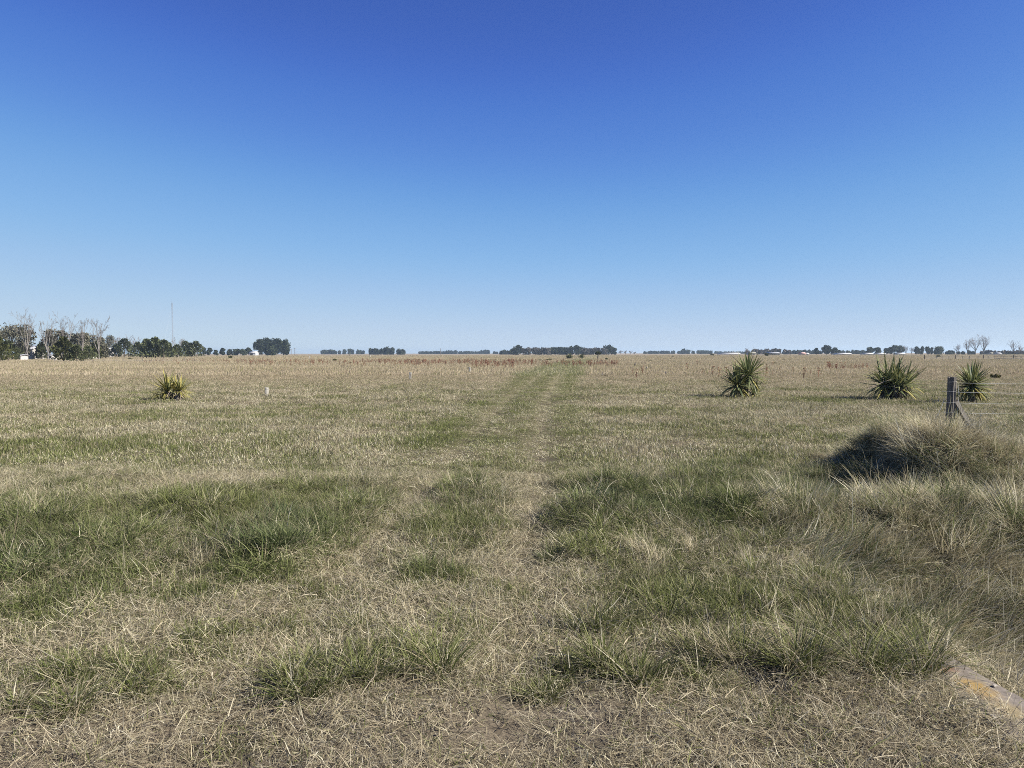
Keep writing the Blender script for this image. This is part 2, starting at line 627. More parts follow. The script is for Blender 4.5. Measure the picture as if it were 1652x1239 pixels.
# ------------------------------------------------------------------ grass blades
def blades(base, az, lean, curv, length, width, seg=3, twist=0.5, zmin=0.004):
    n = len(base)
    base = np.asarray(base, float)
    d = np.stack([np.cos(az), np.sin(az), np.zeros(n)], 1)
    sa = az + math.pi / 2 + rng.normal(0, twist, n)
    side = np.stack([np.cos(sa), np.sin(sa), rng.normal(0, 0.25, n)], 1)
    P = base.copy()
    rows = [P.copy()]
    for k in range(seg):
        a = lean + curv * (k + 0.5) / seg
        P = P + (length / seg)[:, None] * (np.sin(a)[:, None] * d + np.cos(a)[:, None] * np.array([[0, 0, 1.0]]))
        P[:, 2] = np.maximum(P[:, 2], zmin)
        rows.append(P.copy())
    prof = [0.8, 1.0, 0.75, 0.5, 0.3][:seg]
    if seg == 2:
        prof = [0.9, 0.8]
    V, T = [], []
    for k in range(seg):
        hw = (width * 0.5 * prof[k])[:, None]
        V += [rows[k] - side * hw, rows[k] + side * hw]
        T += [k / seg, k / seg]
    V.append(rows[seg])
    T.append(1.0)
    m = 2 * seg + 1
    V = np.stack(V, 1).reshape(-1, 3)
    f = []
    for k in range(seg - 1):
        f += [2 * k, 2 * k + 1, 2 * k + 3, 2 * k + 2]
    f += [2 * seg - 2, 2 * seg - 1, 2 * seg]
    f = np.array(f)
    tot = np.array([4] * (seg - 1) + [3])
    L = (f[None] + (np.arange(n) * m)[:, None]).ravel()
    tots = np.tile(tot, n)
    starts = np.concatenate([[0], np.cumsum(tots)[:-1]])
    r1 = np.repeat(rng.random(n), m)
    r2 = np.repeat(rng.random(n), m)
    return V, (L, starts, tots), {'rnd': r1, 'rnd2': r2, 't': np.tile(np.array(T), n)}


def disc(n, r):
    a = rng.random(n) * 2 * math.pi
    q = r * np.sqrt(rng.random(n))
    return np.stack([q * np.cos(a), q * np.sin(a), np.zeros(n)], 1), a


def turf_proto(n, r, l0, l1, w, lean=0.75, curv=0.9, seg=3):
    b, _ = disc(n, r)
    az = rng.random(n) * 2 * math.pi
    L = rng.uniform(l0, l1, n) * rng.uniform(0.6, 1.0, n)
    return blades(b, az, np.abs(rng.normal(0, lean, n)).clip(0, 1.45), rng.normal(curv * 0.5, curv * 0.6, n), L,
                  w * rng.uniform(0.6, 1.3, n), seg)


def mat_proto(n, r, l0, l1, w):
    """tangled lying straw, some of it arched"""
    b, _ = disc(n, r)
    b[:, 2] = rng.uniform(0.004, 0.045, n)
    az = rng.random(n) * 2 * math.pi
    return blades(b, az, rng.uniform(0.95, 1.55, n), rng.normal(0.35, 0.45, n), rng.uniform(l0, l1, n), w * rng.uniform(0.6, 1.5, n), 4, 0.9)


def tuss_proto(n, r, l0, l1, w, spread=0.85, droop=1.0, seg=4):
    b, a = disc(n, r)
    q = np.hypot(b[:, 0], b[:, 1]) / r
    az = a + rng.normal(0, 0.5, n)
    lean = q * spread * rng.uniform(0.5, 1.2, n) + np.abs(rng.normal(0, 0.12, n))
    return blades(b, az, lean, droop * rng.uniform(0.2, 1.1, n), rng.uniform(l0, l1, n), w * rng.uniform(0.6, 1.3, n), seg, 0.6)


def lush_proto():
    n, k = 100, 3
    hc, _ = disc(k, 0.13)
    hi_ = rng.integers(0, k, n)
    a_ = rng.random(n) * 6.283
    q_ = np.sqrt(rng.random(n))
    b = hc[hi_] + np.column_stack([np.cos(a_), np.sin(a_), np.zeros(n)]) * (q_ * 0.07)[:, None]
    lean = q_ * rng.uniform(0.3, 1.25, n) + np.abs(rng.normal(0, 0.2, n))
    return blades(b, a_ + rng.normal(0, 0.7, n), lean.clip(0, 1.5), rng.uniform(0.4, 1.9, n), rng.uniform(0.10, 0.30, n),
                  0.0048 * rng.uniform(0.6, 1.3, n), 4, 0.7)


def droop_proto(n, r, l0, l1, w):
    b, a = disc(n, r)
    az = rng.normal(0, 0.6, n)
    return blades(b, az, rng.uniform(0.5, 1.3, n), rng.uniform(0.2, 1.0, n), rng.uniform(l0, l1, n), w * rng.uniform(0.6, 1.3, n), 4, 0.7, -0.15)


def stalk_proto(n, r, l0, l1, w):
    b, a = disc(n, r)
    az = rng.random(n) * 2 * math.pi
    return blades(b, az, np.abs(rng.normal(0.25, 0.25, n)), rng.uniform(0.0, 0.5, n), rng.uniform(l0, l1, n), np.full(n, w), 3, 0.6)


def protos(name, makers, mat=None):
    col = bpy.data.collections.new(name)
    for i, mk in enumerate(makers):
        V, F, A = mk()
        me = make_mesh(name + '_' + 'abcdefgh'[i], V, F, mat or GRASS, False, A)
        o = bpy.data.objects.new(name + '_' + 'abcdefgh'[i], me)
        col.objects.link(o)
    return col


def scatter(name, label, cat, col, pts, rot, scl, cov, tone):
    """one object of uncountable growth: points that carry copies of small tufts"""
    n = len(pts)
    me = bpy.data.meshes.new(name)
    me.vertices.add(n)
    me.vertices.foreach_set('co', np.asarray(pts, np.float32).ravel())
    def put(k, v):
        a = me.attributes.new(k, 'FLOAT', 'POINT')
        a.data.foreach_set('value', np.asarray(v, np.float32))
    a = me.attributes.new('turn', 'FLOAT_VECTOR', 'POINT')
    a.data.foreach_set('vector', np.asarray(rot, np.float32).ravel())
    a = me.attributes.new('size', 'FLOAT_VECTOR', 'POINT')
    a.data.foreach_set('vector', np.asarray(scl, np.float32).ravel())
    a = me.attributes.new('pick', 'INT', 'POINT')
    a.data.foreach_set('value', rng.integers(0, len(col.objects), n).astype(np.int32))
    for k, v in cov.items():
        put(k, np.broadcast_to(v, (n,)))
    put('tone', np.broadcast_to(tone, (n,)))
    o = obj(name, me)
    ng = bpy.data.node_groups.new(name + '_nodes', 'GeometryNodeTree')
    ng.interface.new_socket('Geometry', in_out='INPUT', socket_type='NodeSocketGeometry')
    ng.interface.new_socket('Geometry', in_out='OUTPUT', socket_type='NodeSocketGeometry')
    gi = ng.nodes.new('NodeGroupInput')
    go = ng.nodes.new('NodeGroupOutput')
    ip = ng.nodes.new('GeometryNodeInstanceOnPoints')
    ci = ng.nodes.new('GeometryNodeCollectionInfo')
    ci.inputs['Collection'].default_value = col
    ci.inputs['Separate Children'].default_value = True
    ci.inputs['Reset Children'].default_value = True
    def named(k, t):
        a = ng.nodes.new('GeometryNodeInputNamedAttribute')
        a.data_type = t
        a.inputs['Name'].default_value = k
        return a.outputs['Attribute']
    ip.inputs['Pick Instance'].default_value = True
    ng.links.new(gi.outputs[0], ip.inputs['Points'])
    ng.links.new(ci.outputs[0], ip.inputs['Instance'])
    ng.links.new(named('pick', 'INT'), ip.inputs['Instance Index'])
    e2r = ng.nodes.new('FunctionNodeEulerToRotation')
    ng.links.new(named('turn', 'FLOAT_VECTOR'), e2r.inputs[0])
    ng.links.new(e2r.outputs[0], ip.inputs['Rotation'])
    ng.links.new(named('size', 'FLOAT_VECTOR'), ip.inputs['Scale'])
    ng.links.new(ip.outputs[0], go.inputs[0])
    mo = o.modifiers.new('growth', 'NODES')
    mo.node_group = ng
    return tag(o, label, cat, None, 'stuff')


def jitter(y0, y1, step, wide=0.74, pad=1.5):
    ys = np.arange(y0, y1, step)
    P = []
    for y in ys:
        h = wide * y + pad
        xs = np.arange(-h, h, step)
        P.append(np.stack([xs, np.full(len(xs), y)], 1))
    P = np.concatenate(P)
    return P + rng.uniform(-0.5, 0.5, P.shape) * step


def on_slab(x, y):
    e = slab_edge(y)
    return (x > e - 0.22 + 0.16 * S(y, 3.7, 4.2) + 0.05 * fbm(x / 0.1, y / 0.1, 210)) & (x < e + 0.03) & (y > 1.0) & (y < 4.35)


def lay(P, dz=0.0):
    return np.column_stack([P, height(P[:, 0], P[:, 1]) + dz])


def slope_rot(P, amt=0.7):
    e = 0.06
    gx = (height(P[:, 0] + e, P[:, 1]) - height(P[:, 0] - e, P[:, 1])) / (2 * e)
    gy = (height(P[:, 0], P[:, 1] + e) - height(P[:, 0], P[:, 1] - e)) / (2 * e)
    return gx * amt, gy * amt


def upright(n, tilt=0.12):
    return np.column_stack([rng.normal(0, tilt, n), rng.normal(0, tilt, n), rng.uniform(0, 2 * math.pi, n)])


def cov_dict(g, bl, wa, gn=0.12):
    return {'g': np.clip(g + rng.normal(0, gn, len(g)), 0, 1), 'blue': bl, 'warm': wa}


TURF = protos('turf', [lambda: turf_proto(100, 0.15, 0.03, 0.11, 0.0034, 1.0, 1.5) for _ in range(4)])
MAT = protos('mat', [lambda: mat_proto(105, 0.19, 0.035, 0.155, 0.0026) for _ in range(4)])
TUSS = protos('tussock', [lambda: tuss_proto(80, 0.07, 0.16, 0.36, 0.0048) for _ in range(4)])
LUSH = protos('lush', [lush_proto for _ in range(5)])
DROOP = protos('droop', [lambda: droop_proto(130, 0.15, 0.18, 0.45, 0.005) for _ in range(4)])
STALK = protos('stalk', [lambda: stalk_proto(5, 0.12, 0.25, 0.6, 0.0035) for _ in range(4)])
FIELD = protos('field', [lambda: turf_proto(105, 0.30, 0.05, 0.16, 0.0072, 1.0, 1.1) for _ in range(4)])
FAR = protos('far', [lambda: turf_proto(130, 1.1, 0.18, 0.36, 0.024, 0.5, 0.6, 2) for _ in range(4)])


def grow_near():
    # short turf, 2.6 to 12.5 m
    P = jitter(2.4, 12.5, 0.112)
    x, y = P.T
    g, ba, ln, bl, wa = cover(x, y)
    keep = (rng.random(len(P)) < (1 - 0.9 * ba)) & ~on_slab(x, y)
    P, g, ln, bl, wa = P[keep], g[keep], ln[keep], bl[keep], wa[keep]
    x, y = P.T
    n = len(P)
    s = ln * rng.uniform(0.75, 1.25, n)
    scatter('short_grass', 'short dry and green grass of the near field', 'grass', TURF, lay(P), upright(n),
            np.column_stack([np.ones(n), np.ones(n), s]), cov_dict(g, bl, wa), rng.uniform(0.75, 1.15, n))
    # flattened straw
    P = jitter(2.4, 11.0, 0.14)
    x, y = P.T
    g, ba, ln, bl, wa = cover(x, y)
    keep = (rng.random(len(P)) < np.clip(1.05 - ba ** 2 * 0.8 - 0.8 * verge(x, y) - 0.75 * spots(x, y) * (1 - S(y, 6, 7)) - 0.6 * rough(x, y), 0.06, 1)) & ~on_slab(x + 0.06, y) & ~on_slab(x - 0.1, y) & ~on_slab(x, y - 0.1)
    P, ba = P[keep], ba[keep]
    n = len(P)
    gx, gy = slope_rot(P)
    scatter('straw_litter', 'flattened pale straw lying over the trampled ground', 'straw', MAT, lay(P),
            np.column_stack([gy, -gx, rng.uniform(0, 6.28, n)]), np.ones((n, 3)) * rng.uniform(0.7, 1.3, (n, 1)),
            {'g': np.full(n, 0.05), 'blue': 0.0, 'warm': np.clip(rng.random(n) * 0.6 + 0.15 * (1 - S(P[:, 1], 3.6, 4.4)), 0, 1)}, rng.uniform(0.8, 1.25, n) * (0.85 + 0.15 * S(P[:, 1], 3.6, 4.4)))
    # lush verge
    P = jitter(3.8, 12.6, 0.126)
    x, y = P.T
    ve = verge(x, y)
    ve = np.maximum(np.maximum(ve, 0.85 * rough(x, y)), 0.95 * spots(x, y) * (1 - S(y, 6, 7)))
    keep = rng.random(len(P)) < ve * 1.05
    ve = ve[keep]
    P = P[keep]
    x, y = P.T
    g, ba, ln, bl, wa = cover(x, y)
    n = len(P)
    cl = fbm(x / 0.75, y / 0.75, 12)
    s = (0.78 + 0.6 * cl + rng.uniform(-0.2, 0.25, n)).clip(0.3, 1.7) * (0.5 + 0.6 * ve)
    gg = np.clip(0.38 + 0.52 * ve + 0.5 * fbm(x / 0.6, y / 0.6, 79) + 0.16 * rough(x, y), 0.1, 0.94)
    scatter('long_green_grass', 'long lush green grass in the band across the middle', 'grass', LUSH, lay(P), upright(n, 0.2),
            np.column_stack([s * 0.9, s * 0.9, s]), cov_dict(gg, bl, wa), (rng.uniform(0.54, 0.95, n) + 0.22 * cl).clip(0.35, 1.2))
    # rank growth on the bank and in the ditch
    P = jitter(2.6, 13.0, 0.13, 0.95, 3.0)
    x, y = P.T
    w = np.maximum(S(x, 4.75, 5.15) * S(y, 7.0, 8.5) * (1 - S(y, 12.2, 13.0)),
                   S(x, slab_edge(y) + 0.12, slab_edge(y) + 0.35) * (1 - S(y, 7.6, 8.4)))
    w = np.maximum(w, S(x, 3.4, 4.6) * S(y, 5.2, 6.2) * (1 - S(y, 8.6, 9.4)))
    keep = rng.random(len(P)) < w
    P = P[keep]
    x, y = P.T
    n = len(P)
    gx, gy = slope_rot(P, 1.0)
    down = np.arctan2(-gy, -gx) + rng.normal(0, 0.5, n) + 1.3 * fbm(x / 0.6, y / 0.6, 97)
    patch = fbm(x / 1.0, y / 1.0, 91)
    sc_ = rng.uniform(0.6, 1.1, n) * (1 + 0.45 * fbm(x / 0.45, y / 0.45, 93)) * (1 - 0.2 * S(x, 5.6, 6.4) * S(y, 9, 10))
    scatter('rank_dry_grass', 'rank drooping grey straw grass over the bank and ditch', 'grass', DROOP, lay(P),
            np.column_stack([rng.normal(0, 0.35, n), rng.normal(0, 0.35, n), down]), sc_[:, None] * np.ones((1, 3)),
            {'g': np.clip(0.17 + 0.5 * patch + rng.normal(0, 0.1, n), 0.02, 0.85), 'blue': np.clip(0.25 + patch, 0, 0.6),
             'warm': np.clip(-patch * 0.4, 0, 0.22)}, rng.uniform(0.8, 1.35, n))
    P = jitter(3.7, 8.5, 0.17)
    x, y = P.T
    w = 0.26 * np.clip(S(x, 0.3, 1.3) * S(y, 3.75, 4.2) * (1 - S(y, 6, 8.5)), 0, 1) * np.clip(0.7 + 1.2 * fbm(x / 0.5, y / 0.5, 160), 0, 1)
    w = np.maximum(w, 0.14 * verge(x, y) * np.clip(0.4 + 1.3 * fbm(x / 0.6, y / 0.6, 163), 0, 1))
    keep = (rng.random(len(P)) < w) & ~on_slab(x, y)
    P = P[keep]
    n = len(P)
    scatter('dry_tangles', 'tangled dead straw woven through the long green grass', 'straw', DROOP, lay(P),
            np.column_stack([rng.normal(0, 0.3, n), rng.normal(0, 0.3, n), rng.uniform(0, 6.28, n)]),
            np.ones((n, 3)) * rng.uniform(0.35, 0.8, (n, 1)), {'g': np.full(n, 0.1), 'blue': 0.0, 'warm': rng.random(n) * 0.4}, rng.uniform(0.75, 1.2, n))
    # loose tussocks
    P = jitter(4.0, 22.0, 0.42)
    x, y = P.T
    c = fbm(x / 1.6, y / 1.6, 95)
    keep = (rng.random(len(P)) < np.clip(0.14 + 0.8 * c + 0.5 * rough(x, y), 0, 0.8)) & ~on_slab(x, y) & (np.abs(np.abs(track_d(x, y)) - 0.7) > 0.25)
    P = P[keep]
    x, y = P.T
    g, ba, ln, bl, wa = cover(x, y)
    n = len(P)
    s = rng.uniform(0.45, 0.95, n) * (0.6 + 0.5 * verge(x, y) + 0.3 * rough(x, y))
    scatter('small_tussocks', 'small tufts of grass scattered over the near field', 'grass', TUSS, lay(P), upright(n, 0.2),
            s[:, None] * np.ones((1, 3)), cov_dict(np.clip(g + 0.3, 0, 0.9), bl, wa), rng.uniform(0.65, 1.0, n))
    # long pale stalks
    P = jitter(3.6, 14.0, 0.34, 0.9, 2.0)
    x, y = P.T
    w = 0.04 + 0.22 * verge(x, y) + 0.45 * S(x, 0.8, 2.5) * S(y, 4.2, 5) * (1 - S(y, 10, 13)) + 0.5 * S(x, 4.5, 5.5)
    keep = (rng.random(len(P)) < w) & ~on_slab(x, y)
    P = P[keep]
    n = len(P)
    scatter('dry_stalks', 'long pale dead stalks leaning out of the grass', 'stalks', STALK, lay(P, 0.02), upright(n, 0.45),
            np.ones((n, 3)) * rng.uniform(0.4, 1.1, (n, 1)), {'g': np.full(n, 0.0), 'blue': 0.0, 'warm': 0.1}, rng.uniform(0.6, 1.1, n))


def grow_field():
    P = np.concatenate([jitter(12.0, 26, 0.215), jitter(26, 62, 0.35)])
    x, y = P.T
    g, ba, ln, bl, wa = cover(x, y)
    keep = rng.random(len(P)) < 1 - 0.6 * ba
    P, g, ln, bl, wa = P[keep], g[keep], ln[keep], bl[keep], wa[keep]
    n = len(P)
    cl = fbm(P[:, 0] / 0.7, P[:, 1] / 0.9, 151) * (1 - 0.5 * S(P[:, 1], 30, 60))
    ta = track_d(P[:, 0], P[:, 1])
    rt = np.exp(-((np.abs(ta) - 0.74) / 0.32) ** 2) * np.where(ta < 0, 0.85, 1.0)
    s = ln * rng.uniform(0.7, 1.3, n) * (1 + 0.55 * cl * (1 - rt)) * (1 - 0.45 * rt)
    w = np.where(P[:, 1] > 26, 1.25, 0.9)
    scatter('pasture_grass', 'mixed olive and straw pasture grass beyond the green band', 'grass', FIELD, lay(P), upright(n),
            np.column_stack([w, w, s]), cov_dict(np.clip((g + 0.22 * cl) * (1 - 0.4 * rt), 0, 1), bl, wa), (rng.uniform(0.78, 1.15, n) - 0.22 * cl + 0.14 * rt).clip(0.45, 1.4))
    P = np.concatenate([jitter(60, 150, 1.15), jitter(150, 330, 2.2), jitter(330, 620, 4.2)])
    x, y = P.T
    g, ba, ln, bl, wa = cover(x, y)
    n = len(P)
    k = 0.85 + 0.5 * S(y, 120, 160) + 0.9 * S(y, 300, 350)
    big = fbm(x / 30, y / 9, 120)
    s = ln * rng.uniform(0.7, 1.25, n) * (0.95 + 0.25 * big)
    scatter('far_field_grass', 'tan dry grass of the far pasture', 'grass', FAR, lay(P), upright(n, 0.04),
            np.column_stack([k, k, s]), cov_dict(g, bl, wa), np.clip(rng.uniform(0.98, 1.2, n) + 0.16 * big, 0.5, 1.6))


grow_near()
grow_field()


# ------------------------------------------------------------------ trees
def leaf_cloud(centres, radii, per, size, flat=1.0, shell=0.55, stretch=1.0):
    """leaf-clump faces spread through ellipsoidal lobes: centres n x 3, radii n x 3"""
    V, A = [], []
    for c, r, n in zip(centres, radii, per):
        d = rng.normal(0, 1, (n, 3))
        d /= np.linalg.norm(d, axis=1, keepdims=True)
        q = (shell + (1 - shell) * rng.random(n)) * rng.uniform(0.82, 1.12, n)
        p = c + d * q[:, None] * r
        u = rng.normal(0, 1, (n, 3))
        u[:, 2] *= flat
        u /= np.linalg.norm(u, axis=1, keepdims=True)
        w = np.cross(u, rng.normal(0, 1, (n, 3)))
        w /= np.maximum(np.linalg.norm(w, axis=1, keepdims=True), 1e-6)
        s = size * rng.uniform(0.5, 1.2, n)[:, None]
        V.append(np.stack([p - u * s * stretch, p - w * s * 0.55, p + u * s * stretch, p + w * s * 0.55], 1))
        A.append(np.clip(rng.normal(0.45, 0.22, n), 0, 1))
    V = np.concatenate(V)
    n = len(V)
    a = np.repeat(np.concatenate(A), 4)
    L, st, tt = quads_faces(n)
    return V.reshape(-1, 3), (L, st, tt), {'rnd': a}


def tree_trunk_mesh(h, r, targets, mat, base=0.0, lean=(0, 0)):
    parts = []
    zs = np.array([0, 0.12, 0.3, 0.5, 0.72]) * h
    pts = np.column_stack([lean[0] * zs / h + rng.normal(0, 0.012 * h, 5) * (zs > 0), lean[1] * zs / h + rng.normal(0, 0.012 * h, 5) * (zs > 0), zs - 0.15 * (zs == 0)])
    rad = r * np.array([1.25, 1.0, 0.85, 0.62, 0.3])
    parts.append(polyline_tube(pts, rad, 7))
    for t in targets:
        k = rng.integers(1, 4)
        a = pts[k]
        mid_ = (a + t) / 2 + np.array([0, 0, 0.05 * h])
        parts.append(polyline_tube([a, mid_, t], [rad[k] * 0.55, rad[k] * 0.35, rad[k] * 0.12], 5))
    V, L, s_, t_ = merge(parts)
    return make_mesh('trunk', V, (L, s_, t_), mat, True)


def round_tree(name, h, w, leaf, leaf_size, lobes=9, per=170, trunk=0.3, bark=BARK_DARK, squat=0.8):
    """broad evergreen: lobed, gappy crown on a forked trunk -> trunk mesh, crown mesh"""
    C, Rr, pr = [], [], []
    for i in range(lobes):
        a = rng.random() * 6.28
        u = rng.random()
        z = h * (trunk + (0.92 - trunk) * (0.12 + 0.80 * u))
        prof = math.sin(math.pi * min(0.96, 0.26 + 0.62 * u)) ** 0.8
        q = w * 0.36 * prof * math.sqrt(rng.random())
        rr = w * rng.uniform(0.16, 0.27)
        C.append([q * math.cos(a), q * math.sin(a), min(z, h - rr * squat)])
        Rr.append([rr, rr, rr * squat])
        pr.append(int(per * rng.uniform(0.7, 1.3)))
    C.append([0, 0, h * 0.93 - w * 0.14])
    Rr.append([w * 0.2, w * 0.2, w * 0.14])
    pr.append(per)
    C = np.array(C)
    tm = tree_trunk_mesh(h, max(0.05, 0.022 * h), C[:6], bark)
    V, F, A = leaf_cloud(C, np.array(Rr), pr, leaf_size)
    return tm, make_mesh('crown', V, F, leaf, False, A)


def conifer_tree(h, w, leaf, n=520):
    """young casuarina-like conifer: rising sprays, ragged outline, thin leader"""
    u = rng.random(n) ** 0.75
    az = rng.random(n) * 6.28
    zb = 0.04 * h + u * 0.86 * h
    prof = (np.clip(1 - u, 0, 1) ** 0.8 * (0.75 + 0.35 * np.sin(u * 9 + az * 2)) + 0.06) * np.where(u < 0.1, 0.75, 1)
    q = w * 0.5 * prof * np.sqrt(rng.uniform(0.12, 1, n))
    p = np.stack([q * np.cos(az), q * np.sin(az), zb], 1)
    up = rng.uniform(0.35, 1.2, n)
    d = np.stack([np.cos(az) * np.cos(up), np.sin(az) * np.cos(up), np.sin(up)], 1)
    ln = (0.13 * h * rng.uniform(0.5, 1.25, n))[:, None]
    side = np.cross(d, rng.normal(0, 1, (n, 3)))
    side /= np.linalg.norm(side, axis=1, keepdims=True)
    hw = ln * 0.24
    V = np.stack([p, p + d * ln * 0.55 - side * hw, p + d * ln, p + d * ln * 0.55 + side * hw], 1).reshape(-1, 3)
    # leader tufts
    k = 26
    z = h * rng.uniform(0.84, 1.0, k)
    a2 = rng.random(k) * 6.28
    pl = np.stack([0.02 * w * np.cos(a2), 0.02 * w * np.sin(a2), z], 1)
    dl = np.stack([np.cos(a2) * 0.5, np.sin(a2) * 0.5, np.full(k, 0.85)], 1)
    ll = (0.05 * h * rng.uniform(0.6, 1.3, k))[:, None]
    sl = np.cross(dl, rng.normal(0, 1, (k, 3)))
    sl /= np.linalg.norm(sl, axis=1, keepdims=True)
    V2 = np.stack([pl, pl + dl * ll * 0.5 - sl * ll * 0.2, pl + dl * ll, pl + dl * ll * 0.5 + sl * ll * 0.2], 1).reshape(-1, 3)
    V = np.concatenate([V, V2])
    a = np.repeat(np.clip(rng.normal(0.42, 0.22, n + k), 0, 1), 4)
    crown = make_mesh('crown', V, quads_faces(n + k), leaf, False, {'rnd': a})
    parts = [polyline_tube([[0, 0, -0.1], [0.01 * h, 0, 0.3 * h], [0, 0.01 * h, 0.7 * h], [0, 0, 0.99 * h]],
                           [0.022 * h, 0.017 * h, 0.009 * h, 0.003 * h], 6)]
    sel = rng.integers(0, n, 26)
    parts.append(tubes(np.stack([np.zeros(26), np.zeros(26), zb[sel] * 0.9], 1), p[sel], 0.006 * h, 0.002 * h, 4))
    V, L, s_, t_ = merge(parts)
    return make_mesh('trunk', V, (L, s_, t_), BARK_DARK, True), crown


def bare_tree(h, w, limbs=4, depth=4, thick=0.02, fine=1.0, bole=0.22, twig=None, bark=None):
    """leafless tree: trunk and limbs in one mesh, branches and twigs in another"""
    seg = {True: [], False: []}

    def unit(v):
        return v / max(np.linalg.norm(v), 1e-9)

    def br(p, d, ln, r, lev):
        ns = 5 if lev < 3 else 3
        for i in range(ns):
            d = unit(d + rng.normal(0, 0.08 + 0.02 * lev, 3) + np.array([0, 0, 0.07]))
            e = p + d * ln / ns
            r0, r1 = r * (1 - 0.78 * i / ns), r * (1 - 0.78 * (i + 1) / ns)
            seg[lev < 2].append((p, e, r0, r1))
            if lev < depth and i >= 1:
                for _ in range(2 if rng.random() < 0.35 else 1):
                    t = unit(np.cross(d, rng.normal(0, 1, 3)))
                    an = rng.uniform(0.4, 0.8)
                    br(e, unit(d * math.cos(an) + t * math.sin(an)), ln * (1 - 0.55 * i / ns) * rng.uniform(0.38, 0.62), r1 * 0.62, lev + 1)
            p = e

    q, d = np.array([0, 0, -0.1]), np.array([0.0, 0.0, 1.0])
    for i in range(3):
        d = unit(d + rng.normal(0, 0.06, 3) * (i > 0))
        e = q + d * bole * h / 3
        seg[True].append((q, e, thick * h * (1.25 - 0.25 * i), thick * h * (1.0 - 0.1 * i)))
        q = e
    sp = min(0.75, 0.95 * w / h)
    for i in range(limbs):
        a = 6.283 * (i + rng.random() * 0.6) / limbs
        k = sp * rng.uniform(0.35, 1.1)
        br(q, unit(np.array([math.cos(a) * k, math.sin(a) * k, 1.0])), (1 - bole) * h * rng.uniform(0.75, 1.05), thick * h * rng.uniform(0.5, 0.75), 1)
    allp = np.array([s_[1] for k in seg for s_ in seg[k]])
    sz = h / max(allp[:, 2].max(), 0.1)
    sx = w * 0.5 / max(np.percentile(np.hypot(allp[:, 0], allp[:, 1]), 96), 0.1)
    k3 = np.array([sx, sx, sz])
    res = []
    for big, nm, mt, kk in ((True, 'trunk', bark or BARK_PALE, 6), (False, 'crown', twig or TWIG, 3)):
        a = np.array([s_[0] for s_ in seg[big]]) * k3
        b = np.array([s_[1] for s_ in seg[big]]) * k3
        r0 = np.maximum(np.array([s_[2] for s_ in seg[big]]), 0.012 * fine)
        r1 = np.maximum(np.array([s_[3] for s_ in seg[big]]), 0.009 * fine)
        V, L, s_, t_ = tubes(a, b, r0, r1, kk)
        res.append(make_mesh(nm, V, (L, s_, t_), mt, True))
    return res


def plant(name, meshes, label, cat, X, Y, group=None, rz=None, scale=1.0, z=None):
    """an Empty at the foot with its trunk and crown under it"""
    t = empty(name, (X, Y, float(height(X, Y)) if z is None else z), rng.uniform(0, 6.28) if rz is None else rz)
    t.scale = (scale, scale, scale)
    tag(t, label, cat, group)
    for m in meshes:
        obj(m.name.split('.')[0], m, t)
    return t


def tree_size(w_px, top, Y):
    return px_z(top, Y), w_px / F_PX * Y


# --- farmstead trees at the left edge of the field
CONIFERS = [  # px, width px, top row, foot row, sort, label
    (-6, 44, 541, 583, 1, 'bulky olive conifer cut by the left edge of the picture'),
    (14, 34, 549, 582, 0, 'dark wide conifer beside the one at the left edge'),
    (34, 15, 557, 578, 1, 'small conifer left of the pale-walled farmhouse'),
    (67, 17, 553, 579, 0, 'narrow dark conifer standing in front of the farmhouse'),
    (103, 32, 543, 583, 1, 'tallest olive green conifer, right of the farmhouse'),
    (124, 28, 556, 583, 0, 'broad low conifer touching the tallest olive one'),
    (142, 22, 558, 581, 0, 'squat dark conifer in front of the long shed roof'),
    (155, 15, 552, 579, 1, 'slim olive conifer at the foot of a pale bare trunk'),
    (171, 16, 560, 576, 1, 'little conifer close by the white tower-like building'),
    (187, 17, 556, 576, 1, 'thin olive conifer just right of the white tower-like building'),
    (201, 28, 546, 576, 0, 'dense peaked conifer before the brown leafless bushes'),
    (223, 22, 552, 577, 0, 'first conifer of the dense row, at its left end'),
    (237, 22, 547, 578, 0, 'conifer with a crooked bare tip in the dense row'),
    (251, 20, 544, 578, 0, 'conifer with the tallest spire in the dense row'),
    (264, 24, 548, 578, 0, 'full dark conifer just left of the radio mast'),
    (273, 15, 553, 577, 1, 'olive conifer right at the radio mast'),
    (286, 20, 556, 577, 0, 'conifer below the dead leaning branch'),
    (299, 22, 550, 576, 0, 'two-tipped conifer near the end of the row'),
    (307, 16, 553, 576, 0, 'slim conifer second from the end of the row'),
    (317, 20, 550, 576, 0, 'last conifer at the right end of the dense row'),
]
for px, w, top, foot, kind, lab in CONIFERS:
    Y = dist(foot)
    h, ww = tree_size(w * 1.65, top - 1.5, Y)
    plant('conifer_tree', conifer_tree(h, ww, (CON_LEAF, OLIVE_LEAF)[kind], 950), lab, 'tree', px_x(px, Y), Y,
          'conifers in front of the farmstead')

